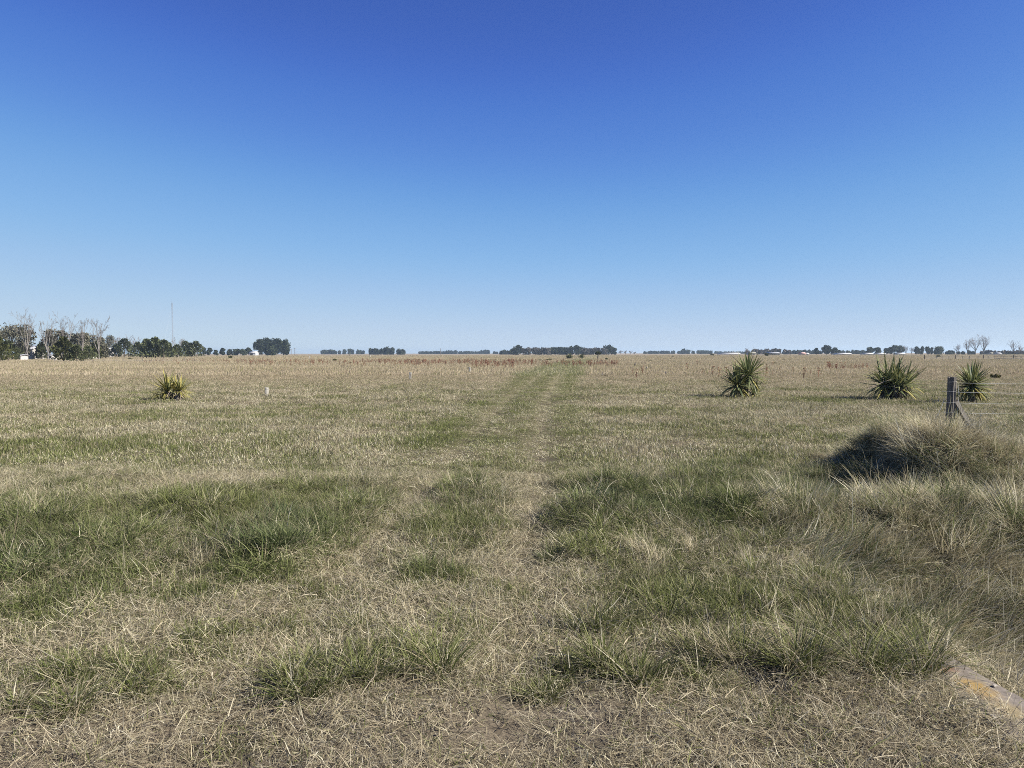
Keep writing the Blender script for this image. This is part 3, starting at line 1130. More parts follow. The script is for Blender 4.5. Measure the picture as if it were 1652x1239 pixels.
EUCS = [
    (0, 30, 529, 232, 'grey green tree behind the conifers at the left edge'),
    (18, 36, 519, 240, 'broad grey green tree left of the tallest bare tree'),
    (42, 30, 516, 226, 'high-crowned grey green tree behind the tallest bare tree'),
    (81, 22, 526, 230, 'gappy grey green tree with pale forked stems behind the farmhouse'),
    (100, 17, 528, 242, 'narrow grey green tree behind the tallest olive conifer'),
    (121, 22, 533, 246, 'rounded grey green tree behind the long shed roof'),
    (135, 22, 532, 238, 'dark green tree at the foot of a bare pale trunk'),
    (149, 20, 537, 244, 'dark rounded tree left of the leaning bare tree'),
    (163, 20, 541, 240, 'low dark tree behind the leaning bare tree'),
    (178, 22, 538, 405, 'grey brown tree directly over the white tower-like building'),
]
for px, w, top, Y, lab in EUCS:
    h, ww = tree_size(w, top, Y)
    plant('evergreen_tree', round_tree('e', h, ww * 1.45, EUC_LEAF, 0.36, 17, 95, 0.10, BARK_PALE, 1.0), lab, 'tree',
          px_x(px, Y), Y, 'grey green trees around the farmstead')

BARES = [
    (45, 40, 494, 218, 0.6, 'tallest pale leafless tree, at the far left of the farmstead'),
    (78, 32, 502, 222, 0.65, 'slender leafless tree second from the left'),
    (107, 32, 501, 226, 0.65, 'many-stemmed leafless tree in the middle of the row'),
    (134, 30, 511, 230, 0.6, 'leafless tree with a straight pale trunk behind the long shed roof'),
    (160, 40, 508, 220, 0.5, 'spreading leafless tree with a crooked white trunk, rightmost of the tall ones'),
    (288, 26, 543, 345, 0.4, 'dead grey tree rising over the conifers right of the radio mast'),
]
for px, w, top, Y, up, lab in BARES:
    h, ww = tree_size(w, top, Y)
    plant('bare_tree', bare_tree(h, ww * 1.15, 5, 4, 0.014, 1.7, 0.2), lab, 'tree', px_x(px, Y), Y, 'leafless trees around the farmstead')
for px, w, top, Y, lab in [(195, 24, 541, 380, 'brown leafless bush behind the peaked conifer'),
                           (213, 28, 538, 370, 'wide brown leafless bush left of the dense conifer row')]:
    h, ww = tree_size(w, top, Y)
    plant('bare_bush', bare_tree(h, ww, 8, 4, 0.012, 2.2, 0.06, TWIG_BROWN, TWIG_BROWN), lab, 'bush', px_x(px, Y), Y, 'leafless trees around the farmstead')

# --- round grove left of the middle
for px, w, top, Y, lab in [
    (418, 14, 545, 700, 'leftmost tree of the round dark grove beside the white house'),
    (432, 18, 544, 720, 'second tree of the round grove with a bumpy top'),
    (446, 18, 543.5, 715, 'tallest tree in the middle of the round grove'),
    (458, 19, 546, 705, 'rounded tree on the right flank of the round grove'),
    (437, 16, 556, 660, 'low pale grey tree in front of the round grove'),
    (463, 10, 557, 690, 'low tree at the right foot of the round grove')]:
    h, ww = tree_size(w, top, Y)
    plant('evergreen_tree', round_tree('e', h, ww * 1.35, FAR_LEAF, 0.9, 14, 120, 0.06, BARK_DARK, 1.0), lab, 'tree', px_x(px, Y), Y, 'round grove left of the middle')
for px, w, top, Y, lab in [
    (329, 9, 559, 640, 'first far tree right of the conifer row'),
    (338, 9, 560.5, 640, 'round far tree standing alone right of the conifer row'),
    (349, 6, 564, 640, 'tiny far tree left of the gap'),
    (361, 10, 561, 660, 'far tree at the left end of the low line by the white house'),
    (371, 10, 562, 660, 'second far tree of the low line by the white house'),
    (382, 11, 562, 660, 'third far tree of the low line by the white house'),
    (392, 11, 562.5, 660, 'fourth far tree of the low line by the white house'),
    (402, 10, 560, 680, 'far tree just behind the white house')]:
    h, ww = tree_size(w, top, Y)
    plant('evergreen_tree', round_tree('e', h, ww * 1.35, FAR_LEAF, 0.9, 8, 80, 0.12), lab, 'tree', px_x(px, Y), Y, 'low line of far trees by the white house')

# --- grove straight ahead
def grove_tree(px, w, top, Y, lab, bare=False):
    h, ww = tree_size(w, top, Y)
    if bare:
        ms = round_tree('e', h, ww * 1.3, GREY_WOOD, 0.8, 12, 70, 0.0, BARK_PALE, 1.0)
        nm = 'bare_tree'
    else:
        ms = round_tree('e', h, ww * 1.35, FAR_LEAF, 1.1, 9, 80, 0.08, BARK_DARK, 1.0)
        nm = 'evergreen_tree'
    plant(nm, ms, lab, 'tree', px_x(px, Y), Y, 'wide grove straight ahead')


grove_tree(836, 15, 555, 830, 'domed tall tree at the left end of the wide grove')
grove_tree(827, 9, 563, 850, 'low tree tucked against the domed one of the wide grove')
grove_tree(930, 15, 555.5, 850, 'tallest dark tree in the middle of the wide grove')
grove_tree(921, 11, 558, 850, 'dark tree just left of the tallest one in the wide grove')
grove_tree(982, 15, 556.5, 840, 'rounded tall tree at the right end of the wide grove')
grove_tree(991, 9, 561, 840, 'small last tree at the right end of the wide grove')
ORD = ('first', 'second', 'third', 'fourth', 'fifth', 'sixth', 'seventh', 'eighth')
for k, (px, top) in enumerate(((887, 561), (894, 560), (897, 561), (901, 559.5), (904, 560.5), (908, 560), (914, 560), (938, 560))):
    grove_tree(px, 12, top, 860, ORD[k] + ' dark evergreen from the left in the middle of the wide grove')
for k, (px, top) in enumerate(((845, 561), (853, 560), (861, 560), (868, 560), (876, 560.5), (882, 561))):
    grove_tree(px, 14, top, 835, ORD[k] + ' grey leafless tree right of the domed tree in the wide grove', True)
for k, (px, top) in enumerate(((944, 561), (951, 561), (958, 560.5), (965, 560.5), (972, 561))):
    grove_tree(px, 13, top, 835, ORD[k] + ' grey leafless tree right of the tallest dark tree in the wide grove', True)


# --- woods far off that read as one mass
def distant_wood(spans, Y, leaf, lab, size=2.2, dens=1.0, bare=False, depth=20):
    C, Rr, pr = [], [], []
    tub = []
    for x0, x1, top, foot_frac in spans:
        X0, X1 = px_x(x0, Y), px_x(x1, Y)
        h = px_z(top, Y)
        n = max(3, int((X1 - X0) / (h * 0.33) * dens))
        for i in range(n):
            hh = h * rng.uniform(0.68, 1.0)
            r = hh * rng.uniform(0.22, 0.36)
            C.append([rng.uniform(X0 + r * 0.6, X1 - r * 0.6), Y + rng.uniform(-depth, depth), hh - r])
            Rr.append([r * 1.1, r * 1.1, r])
            pr.append(46)
            C.append([C[-1][0], C[-1][1], hh * 0.32])
            Rr.append([r * 1.15, r, hh * 0.34])
            pr.append(40)
            tub.append(([C[-1][0], C[-1][1], -0.2], [C[-1][0], C[-1][1], hh * 0.6]))
    V, F, A = leaf_cloud(np.array(C), np.array(Rr), pr, size, 1.0, 0.35)
    o = obj('distant_wood', make_mesh('distant_wood', V, F, leaf, False, A))
    return tag(o, lab, 'wood', None, 'stuff')


BROWN_WOOD = leaf_material('leafless_wood', [(0, (0.07, 0.055, 0.045)), (0.5, (0.13, 0.105, 0.085)), (1, (0.21, 0.175, 0.145))])
distant_wood([(515, 548, 564, 0), (550, 568, 562, 0), (570, 592, 563.5, 0)], 1500, FAR_LEAF, 'bluish far wood left of the two darker clumps', 3.2)
distant_wood([(595, 615, 562, 0), (615, 628, 561, 0), (625, 647, 559.5, 0), (647, 653, 563, 0)], 1050, FAR_LEAF, 'dark far wood with a humped top left of the centre', 2.6)
distant_wood([(675, 700, 567, 0), (698, 735, 566.5, 0), (722, 740, 565, 0), (738, 775, 567, 0), (775, 792, 564.5, 0), (795, 803, 567.5, 0)], 1700, FAR_LEAF, 'thin bluish tree line left of the wide grove', 3.0)
distant_wood([(805, 828, 565, 0)], 1000, FAR_LEAF, 'short strip of wood joined to the wide grove on its left', 2.4)
distant_wood([(1038, 1062, 567.5, 0), (1065, 1088, 567, 0)], 1500, FAR_LEAF, 'low bluish wood right of the small round trees', 3.0)
distant_wood([(1092, 1106, 567, 0), (1104, 1114, 563, 0), (1113, 1147, 566.2, 0)], 1400, FAR_LEAF, 'bluish wood with one tree rising above it', 3.0)
distant_wood([(1153, 1164, 567.5, 0), (1163, 1205, 568.5, 0)], 1600, FAR_LEAF, 'very low tree line behind the long pale roof', 2.6)
distant_wood([(1204, 1224, 566, 0), (1215, 1262, 563, 0), (1255, 1272, 565, 0)], 880, BROWN_WOOD, 'greyish brown leafless wood behind the leftmost tall yucca', 2.0)
distant_wood([(1268, 1300, 566.5, 0), (1295, 1330, 566, 0)], 1000, FAR_LEAF, 'dark low wood right of the leafless wood', 2.4)
distant_wood([(1360, 1396, 566.5, 0)], 1000, FAR_LEAF, 'hazy low wood behind the white roofs', 2.4)
distant_wood([(1522, 1536, 567, 0), (1534, 1556, 568, 0)], 720, FAR_LEAF, 'low dark hedge left of the tall leafless trees', 1.8)
distant_wood([(1590, 1612, 566.5, 0)], 700, BROWN_WOOD, 'brown thicket right of the tall leafless trees', 1.6)
distant_wood([(1620, 1675, 567.5, 0)], 640, BROWN_WOOD, 'brown thicket at the right edge of the picture', 1.6)

# --- small trees right of the wide grove and along the right horizon
for i, (px, top, lab) in enumerate([(1001, 565, 'first of four small round leafless trees right of the wide grove'),
                                    (1009, 565.5, 'second of four small round leafless trees right of the wide grove'),
                                    (1017, 566, 'third of four small round leafless trees right of the wide grove'),
                                    (1023.5, 567.5, 'last and smallest of four round leafless trees right of the wide grove')]):
    h, ww = tree_size(6.5, top, 900)
    plant('bare_tree', bare_tree(h, ww * 1.2, 5, 3, 0.03, 9, 0.25), lab, 'tree', px_x(px, 900), 900, 'four small round trees')
RIGHT = [
    (1333, 13, 557.5, 'euc', 'dark domed tree at the left end of the white roofs'),
    (1346, 12, 561, 'euc', 'flat-topped tree over the longest white roof'),
    (1352, 9, 566, 'euc', 'small dark tree just above the longest white roof'),
    (1317, 7, 561.5, 'euc', 'small tree rising out of the dark low wood'),
    (1402, 12, 560.5, 'euc', 'dark rounded tree above the second white roof'),
    (1414, 10, 561, 'euc', 'smaller dark tree right of the one above the second white roof'),
    (1429, 7, 562, 'euc', 'thin tree above the third white roof'),
    (1437, 9, 560.5, 'euc', 'gappy tree behind the big yucca'),
    (1447, 16, 557.5, 'euc', 'broad dark tree right above the big domed yucca'),
    (1461, 11, 558, 'bare', 'grey leafless tree right of the broad dark tree'),
    (1470, 9, 561, 'bare', 'low grey leafless tree beside a dark one'),
    (1479, 8, 560, 'euc', 'scraggy dark tree between leafless and narrow trees'),
    (1488, 6, 559.5, 'slim', 'narrow upright tree, first of the narrow pair'),
    (1496.5, 8, 560, 'slim', 'narrow upright tree, second and thicker of the narrow pair'),
    (1503, 3.5, 561, 'slim', 'very thin upright tree beside the rounded one'),
    (1513, 15, 559.5, 'euc', 'rounded dense tree left of the low hedge'),
    (1544, 11, 556, 'bare', 'small leafless tree above the low hedge'),
    (1560, 14, 547.5, 'bare', 'thin leafless tree left of the tallest pair'),
    (1573, 20, 540, 'bare', 'tallest leafless tree on the right horizon'),
    (1586.5, 16, 541, 'bare', 'leaning leafless tree right of the tallest one'),
    (1634, 16, 548.5, 'bare', 'leafless tree with a round head near the right edge'),
    (1645, 9, 558, 'bare', 'small leafless tree at the right edge'),
    (1204, 6, 562, 'bare', 'pair of thin leafless stems left of the brown wood'),
]
for px, w, top, kind, lab in RIGHT:
    Y = 700
    h, ww = tree_size(w, top, Y)
    if kind == 'bare':
        ms = bare_tree(h, ww * 1.15, 8, 4, 0.02, 2.6, 0.2, TWIG_BROWN, BARK_DARK)
        nm = 'bare_tree'
    else:
        ms = round_tree('e', h, ww * 1.35, FAR_LEAF, 0.9 if kind == 'euc' else 0.7, 10, 90, 0.1 if kind == 'euc' else 0.05, BARK_DARK, 0.9 if kind == 'euc' else 1.8)
        nm = 'evergreen_tree'
    plant(nm, ms, lab, 'tree', px_x(px, Y), Y, 'trees along the right horizon')


# ------------------------------------------------------------------ farm buildings
WHITE = rough_mat('white_paint', (0.36, 0.355, 0.34), (0.50, 0.49, 0.47), 0.7)
PALE = rough_mat('pale_wall', (0.34, 0.32, 0.285), (0.46, 0.43, 0.39), 0.7)
BRICK = rough_mat('brick_wall', (0.30, 0.16, 0.12), (0.44, 0.26, 0.20), 0.9)
PINK = rough_mat('pink_wall', (0.50, 0.30, 0.25), (0.62, 0.40, 0.34), 0.9)
TIN = rough_mat('tin_roof', (0.26, 0.26, 0.26), (0.40, 0.40, 0.395), 0.5, (4, 0.3, 1), 0.5)
OLIVE_ROOF = rough_mat('weathered_roof', (0.18, 0.17, 0.13), (0.28, 0.26, 0.20), 0.5)
DARK = rough_mat('dark_opening', (0.02, 0.02, 0.022), (0.05, 0.048, 0.045), 0.5)  # near-black colour standing in for the shade inside openings


def building(name, px0, px1, eave, ridge, Y, depth, wall, roof, label, cat, openings=(), group=None):
    """gable building seen from its long side: wall with reveals, roof with overhang, doors and windows"""
    X0, X1 = px_x(px0, Y), px_x(px1, Y)
    w = X1 - X0
    ze, zr = px_z(eave, Y), px_z(ridge, Y)
    t = tag(empty(name, ((X0 + X1) / 2, Y, 0)), label, cat, group)
    hw, hd = w / 2, depth / 2
    v = [[-hw, -hd, -0.1], [hw, -hd, -0.1], [hw, hd, -0.1], [-hw, hd, -0.1], [-hw, -hd, ze], [hw, -hd, ze], [hw, hd, ze], [-hw, hd, ze], [-hw, 0, zr - 0.05], [hw, 0, zr - 0.05]]
    f = [[0, 1, 5, 4], [2, 3, 7, 6], [1, 2, 6, 9, 5], [3, 0, 4, 8, 7]]
    obj('wall', make_mesh('wall', v, f, wall), t)
    o, th = 0.35, 0.12
    sl = (zr - ze) / hd
    parts = []
    for s_ in (-1, 1):
        a = [[-hw - o, s_ * (hd + o), ze - sl * o], [hw + o, s_ * (hd + o), ze - sl * o], [hw + o, 0, zr], [-hw - o, 0, zr]]
        vv = np.array(a + [[p[0], p[1], p[2] + th] for p in a])
        ff = np.array([[0, 1, 2, 3], [7, 6, 5, 4], [0, 4, 5, 1], [1, 5, 6, 2], [2, 6, 7, 3], [3, 7, 4, 0]])
        parts.append((vv, ff.ravel(), np.arange(6) * 4, np.full(6, 4)))
    V, L, s2, t2 = merge(parts)
    obj('roof', make_mesh('roof', V, (L, s2, t2), roof), t)
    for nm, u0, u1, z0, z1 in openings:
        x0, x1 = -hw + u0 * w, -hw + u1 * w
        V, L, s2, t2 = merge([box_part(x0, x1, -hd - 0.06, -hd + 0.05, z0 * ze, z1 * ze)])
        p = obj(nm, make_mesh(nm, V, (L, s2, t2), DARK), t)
        fr = [box_part(x0 - 0.12, x0, -hd - 0.1, -hd + 0.02, z0 * ze, z1 * ze), box_part(x1, x1 + 0.12, -hd - 0.1, -hd + 0.02, z0 * ze, z1 * ze),
              box_part(x0 - 0.12, x1 + 0.12, -hd - 0.1, -hd + 0.02, z1 * ze, z1 * ze + 0.12)]
        V, L, s2, t2 = merge(fr)
        obj('frame', make_mesh('frame', V, (L, s2, t2), wall), p)
    return t


building('farmhouse', 50, 63, 563, 557, 236, 7, PALE, TIN, 'pale farmhouse with tin roof behind the narrow conifer', 'house',
         (('door', 0.45, 0.55, 0, 0.75), ('window', 0.15, 0.28, 0.35, 0.75), ('window', 0.7, 0.85, 0.35, 0.75)))
building('farm_shed', 35, 39.5, 572.4, 571.2, 205, 3, PALE, TIN, 'little white shed left of the pale farmhouse', 'shed', (('door', 0.4, 0.62, 0, 0.85),))
building('farm_shed', 85, 89, 572.4, 571, 206, 3, PALE, TIN, 'small white outbuilding between farmhouse and tallest olive conifer', 'shed', (('door', 0.2, 0.45, 0, 0.85),))
building('farm_shed', 124, 150, 564, 560, 250, 8, PALE, OLIVE_ROOF, 'long shed with a dull olive roof behind the low conifers', 'shed',
         (('door', 0.3, 0.45, 0, 0.85), ('window', 0.6, 0.72, 0.4, 0.75)))
building('farm_tower', 171, 179.5, 565, 560.5, 385, 5, PALE, TIN, 'white tower-like building in a gap between conifers', 'building',
         (('window', 0.35, 0.7, 0.55, 0.75), ('door', 0.3, 0.75, 0, 0.35)))
building('farmhouse', 405, 415, 568.3, 566.3, 640, 8, WHITE, WHITE, 'small white house at the foot of the round grove', 'house',
         (('door', 0.15, 0.6, 0.1, 0.7),))
building('long_shed', 1158, 1192, 571, 569.6, 880, 9, WHITE, WHITE, 'long low pale roof left of the tall three-headed yucca', 'shed', (('door', 0.45, 0.55, 0, 0.8),))
building('farmhouse', 1206, 1217, 570.4, 568.2, 640, 8, PALE, OLIVE_ROOF, 'small drab house in front of the brown wood', 'house', (('door', 0.0, 0.35, 0, 0.9), ('window', 0.6, 0.8, 0.3, 0.8)))
building('open_shed', 1236, 1255, 570.4, 568.9, 660, 9, DARK, TIN, 'long dark open-fronted shed with pale roof in front of the brown wood', 'shed', (('door', 0.1, 0.9, 0, 0.8),))  # closed walls coloured dark for the shade behind the open front
building('farmhouse', 1290, 1297, 570.8, 569, 640, 7, PINK, PINK, 'little pink house in front of the dark low wood', 'house', (('door', 0.3, 0.5, 0, 0.8), ('window', 0.65, 0.85, 0.3, 0.75)))
building('farm_shed', 1298, 1303, 571.2, 570, 640, 4, WHITE, WHITE, 'tiny white shed right beside the pink house', 'shed', (('door', 0.4, 0.6, 0, 0.8),))
for a, b, lab in ((1345, 1370, 'longest of the low white roofs on the right horizon'), (1391, 1405, 'second low white roof from the left'),
                  (1411, 1425, 'third low white roof, left of the big yucca'), (1444, 1456, 'low white roof behind the leafless grey tree')):
    building('long_shed', a, b, 571.6, 570.2, 650, 8, WHITE, WHITE, lab, 'shed', (('door', 0.4, 0.6, 0, 0.8),), 'low white sheds on the right horizon')
building('farm_shed', 1605, 1612, 571.4, 569.8, 600, 5, WHITE, TIN, 'small white shed right of the tall leafless trees', 'shed', (('door', 0.4, 0.7, 0, 0.8),))
building('farm_shed', 1595, 1600, 571.6, 569.6, 610, 5, PALE, OLIVE_ROOF, 'dull little shed in the brown thicket', 'shed', (('door', 0.3, 0.6, 0, 0.8),))

# ------------------------------------------------------------------ masts and poles
STEEL = rough_mat('mast_steel', (0.16, 0.16, 0.17), (0.28, 0.28, 0.29), 3.0)
GALV = rough_mat('galvanised_wire', (0.45, 0.45, 0.44), (0.62, 0.62, 0.60), 30, rough=0.45, bump=0.05)
POLE_WOOD = rough_mat('pole_wood', (0.10, 0.085, 0.07), (0.20, 0.17, 0.14), 1.5, (1, 1, 0.2))


def radio_mast():
    Y = 330.0
    h = px_z(485, Y)
    t = tag(empty('radio_mast', (px_x(279.3, Y), Y, 0)), 'thin guyed lattice radio mast above the conifer row', 'mast')
    r, n = 0.24, 40
    c = np.array([[r * math.cos(a), r * math.sin(a)] for a in (0.5, 0.5 + 2.094, 0.5 + 4.188)])
    for i in range(3):
        V, L, s_, t_ = tubes([[*c[i], 0]], [[*c[i], h * 0.97]], 0.035, 0.03, 5)
        obj('mast_leg', make_mesh('mast_leg', V, (L, s_, t_), STEEL), t)
    a, b = [], []
    for k in range(n):
        z0, z1 = h * 0.97 * k / n, h * 0.97 * (k + 1) / n
        for i in range(3):
            a.append([*c[i], z0])
            b.append([*c[(i + 1) % 3], z1])
            a.append([*c[i], z0])
            b.append([*c[(i + 1) % 3], z0])
    V, L, s_, t_ = tubes(a, b, 0.016, 0.016, 4)
    tag(obj('lattice_bracing', make_mesh('lattice_bracing', V, (L, s_, t_), STEEL), t), kind='stuff')
    V, L, s_, t_ = tubes([[0, 0, h * 0.9]], [[0, 0, h]], 0.07, 0.05, 6)
    obj('antenna', make_mesh('antenna', V, (L, s_, t_), STEEL), t)
    for i in range(3):
        for fz in (0.5, 0.9):
            q = c[i] / r
            V, L, s_, t_ = tubes([[*c[i], h * fz]], [[q[0] * h * 0.45, q[1] * h * 0.45, 0.1]], 0.006, 0.006, 4)
            obj('guy_wire', make_mesh('guy_wire', V, (L, s_, t_), GALV), t)


radio_mast()
for px, top, Y, lab in ((476, 561, 640, 'far utility pole standing alone right of the round grove'),
                        (470, 562.5, 660, 'far utility pole close against the round grove'),
                        (711, 562, 1100, 'lone far pole above the thin tree line'),
                        (1183, 566.5, 900, 'lone thin far pole behind the three-headed yucca')):
    t = tag(empty('utility_pole', (px_x(px, Y), Y, 0)), lab, 'pole', 'far poles on the horizon')
    h = px_z(top, Y)
    V, L, s_, t_ = tubes([[0, 0, -0.2]], [[0, 0, h]], 0.0004 * Y, 0.00028 * Y, 7)
    obj('pole', make_mesh('pole', V, (L, s_, t_), POLE_WOOD, True), t)
    V, L, s_, t_ = merge([box_part(-0.9, 0.9, -0.07, 0.07, h * 0.9, h * 0.9 + 0.14)])
    ca = obj('crossarm', make_mesh('crossarm', V, (L, s_, t_), POLE_WOOD), t)
    for q in (-0.8, -0.3, 0.3, 0.8):
        V, L, s_, t_ = tubes([[q, 0, h * 0.9 + 0.14]], [[q, 0, h * 0.9 + 0.34]], 0.06, 0.04, 6)
        obj('insulator', make_mesh('insulator', V, (L, s_, t_), WHITE), ca)


# ------------------------------------------------------------------ yuccas
def yucca_leaf_mat():
    m, nt, out = new_mat('yucca_leaf')
    e = attr(nt, 'edge')
    t = attr(nt, 't')
    oi = N(nt, 'ShaderNodeObjectInfo')
    c = ramp(nt, oi.outputs['Random'], [(0, (0.06, 0.088, 0.04)), (0.45, (0.13, 0.165, 0.068)), (0.8, (0.22, 0.235, 0.09)), (1, (0.34, 0.32, 0.13))])
    c = mixc(nt, math_n(nt, 'MULTIPLY', math_n(nt, 'POWER', e, 3.0), 0.75), c, (0.34, 0.33, 0.15))
    c = mixc(nt, math_n(nt, 'MULTIPLY', math_n(nt, 'POWER', t, 6.0), 0.6), c, (0.20, 0.15, 0.08))
    leafy_surface(nt, out, c, 0.15, 0.015)
    return m


def tinted_leaf_mat(name, stops, trans=0.12):
    m, nt, out = new_mat(name)
    oi = N(nt, 'ShaderNodeObjectInfo')
    leafy_surface(nt, out, ramp(nt, oi.outputs['Random'], stops), trans, 0.0)
    return m


def yucca_leaf_mesh(curve, w, mat, fold=0.35, name='leaf'):
    """sword leaf along +Z bending towards +X, unit length"""
    k = 6
    V, e, tt = [], [], []
    for i in range(k + 1):
        t = i / k
        a = curve * t
        x = math.sin(a * 0.5) * t
        z = math.cos(a * 0.5) * t
        hw = w * 0.5 * (0.75 + 0.25 * math.sin(min(1, t * 2) * math.pi / 2)) * (1 - t ** 3.0) + 0.001
        V += [[x + fold * hw, -hw, z], [x, 0, z], [x + fold * hw, hw, z]]
        e += [1, 0, 1]
        tt += [t] * 3
    F = []
    for i in range(k):
        b = 3 * i
        F += [[b, b + 1, b + 4, b + 3], [b + 1, b + 2, b + 5, b + 4]]
    return make_mesh(name, V, F, mat, False, {'edge': e, 't': tt})


YL = yucca_leaf_mat()
YOLD = tinted_leaf_mat('yucca_yellow_leaf', [(0, (0.17, 0.155, 0.045)), (0.5, (0.27, 0.24, 0.075)), (1, (0.40, 0.345, 0.14))])
YDEAD = tinted_leaf_mat('yucca_dead_leaf', [(0, (0.12, 0.095, 0.075)), (0.5, (0.24, 0.195, 0.155)), (1, (0.42, 0.36, 0.29))])
YTRUNK = rough_mat('yucca_trunk', (0.06, 0.05, 0.042), (0.17, 0.14, 0.115), 9, (1, 1, 2.5), 0.95, 0.9)
LEAF_G = [yucca_leaf_mesh(c, 0.078, YL) for c in (0.15, 0.5, 0.95, -0.1)]
LEAF_Y = [yucca_leaf_mesh(c, 0.085, YOLD) for c in (0.2, 0.5, 0.85)]
LEAF_D = [yucca_leaf_mesh(c, 0.06, YDEAD, 0.6, 'dead_leaf') for c in (0.3, 0.9, -0.4)]


def put_leaf(t, me, base, az, tilt, ln, wide=1.0):
    """tilt measured from straight up"""
    o = obj(me.name.split('.')[0], me, t, base, (0, tilt, az), (ln * wide, ln * wide, ln))
    o.rotation_mode = 'XYZ'
    return o


def rosette(t, c, n, ln, lo=-0.2, hi=1.5, old=0.15, ax=(0, 0), wide=1.0, young=0.0):
    """sword leaves fanning out from c; tilt grows from hi leaves (up) to lo (hanging)"""
    for i in range(n):
        u = (i + 0.5) / n
        az = i * 2.39996 + rng.normal(0, 0.2)
        tilt = 0.10 + (2.1 - lo) * u ** 0.75 + rng.normal(0, 0.14)
        me = LEAF_Y[rng.integers(3)] if ((u > 0.72 and rng.random() < old * 3) or rng.random() < young) else LEAF_G[rng.integers(4)]
        l = ln * rng.uniform(0.72, 1.12) * (1 - 0.08 * u)
        b = (c[0] + 0.05 * math.cos(az), c[1] + 0.05 * math.sin(az), c[2] - 0.14 * u)
        put_leaf(t, me, b, az, tilt, l, wide)


def trunk_mesh(pts, radii):
    V, L, s_, t_ = polyline_tube(pts, radii, 9)
    V = V + rng.normal(0, 0.008, V.shape)
    return make_mesh('trunk', V, (L, s_, t_), YTRUNK, False)


def skirt(t, c, r, h, n):
    """dead leaves hanging around a stem"""
    for i in range(n):
        az = rng.random() * 6.283
        z = c[2] + h * rng.random()
        put_leaf(t, LEAF_D[rng.integers(3)], (c[0] + r * 0.6 * math.cos(az), c[1] + r * 0.6 * math.sin(az), z + 0.1), az,
                 rng.uniform(2.35, 3.0), rng.uniform(0.22, 0.48), 1.5)


def px_world(px, py, Y, t=None):
    p = (px_x(px, Y), Y, px_z(py, Y))
    return p if t is None else tuple(p[i] - t.location[i] for i in range(3))


def yucca_three_headed():
    Y = dist(640)
    X = px_x(1202, Y)
    t = tag(empty('yucca_plant', (X, Y, float(height(X, Y)))), 'tall three-headed yucca standing alone, leftmost on the right side', 'yucca', None)
    a = px_world(1207, 603, Y, t)
    b = px_world(1189, 619, Y - 0.15, t)
    c = px_world(1218, 633, Y - 0.2, t)
    obj('trunk', trunk_mesh([[0, 0, -0.05], [0.03, 0, 0.3], [a[0] * 0.7, 0, 0.6], [a[0], a[1], a[2]]], [0.11, 0.10, 0.09, 0.07]), t)
    obj('trunk', trunk_mesh([[-0.06, -0.05, -0.05], [-0.2, -0.1, 0.25], [b[0], b[1], b[2]]], [0.09, 0.08, 0.06]), t)
    obj('trunk', trunk_mesh([[0.2, -0.15, -0.05], [c[0], c[1], c[2]]], [0.07, 0.05]), t)
    rosette(t, a, 134, 1.0, 0.1, 1.5, 0.10)
    rosette(t, b, 112, 0.95, -0.1, 1.5, 0.12)
    rosette(t, c, 48, 0.66, 0.3, 1.5, 0.2)
    skirt(t, (a[0] * 0.8, 0, a[2] - 0.42), 0.1, 0.34, 20)
    skirt(t, (b[0], b[1], 0.02), 0.12, 0.28, 16)
    skirt(t, (0.05, -0.1, 0.0), 0.25, 0.15, 14)


def yucca_dome():
    Y = dist(645.5)
    X = px_x(1443, Y)
    t = tag(empty('yucca_plant', (X, Y, float(height(X, Y)))), 'big domed yucca with a thick skirt of dead leaves', 'yucca', None)
    for i, (dx, dy, hz) in enumerate([(-0.38, 0, 0.50), (0.02, 0.1, 0.60), (0.36, -0.05, 0.50), (0.0, -0.28, 0.48), (-0.05, 0.32, 0.55)]):
        obj('trunk', trunk_mesh([[dx * 0.7, dy * 0.7, -0.05], [dx * 0.9, dy, 0.3], [dx, dy, hz]], [0.17, 0.14, 0.09]), t)
        rosette(t, (dx, dy, hz + 0.06), 57, 1.10, 0.1, 1.5, 0.14, wide=0.85)
    for az in np.linspace(0, 6.283, 18, endpoint=False):
        q = 0.42 * rng.uniform(0.8, 1.05)
        skirt(t, (q * math.cos(az), q * math.sin(az), 0.12), 0.12, 0.34, 5)
    # the long leaf that stands out to the right
    tip = px_world(1481, 607, Y - 0.2, t)
    b = np.array([0.3, -0.1, 0.52])
    d = np.array(tip) - b
    ln = np.linalg.norm(d)
    put_leaf(t, LEAF_G[3], tuple(b), math.atan2(d[1], d[0]), math.acos(d[2] / ln), ln * 1.02)
    # two broken stalks across the front
    for (x0, y0), (x1, y1) in (((1398, 629), (1441, 606)), ((1437, 645), (1444, 634))):
        p, q = np.array(px_world(x0, y0, Y - 0.75, t)), np.array(px_world(x1, y1, Y - 0.55, t))
        d = q - p
        ln = float(np.linalg.norm(d))
        put_leaf(t, LEAF_D[0], tuple(p), math.atan2(d[1], d[0]), math.acos(d[2] / ln), ln, 0.7)
    return t, Y


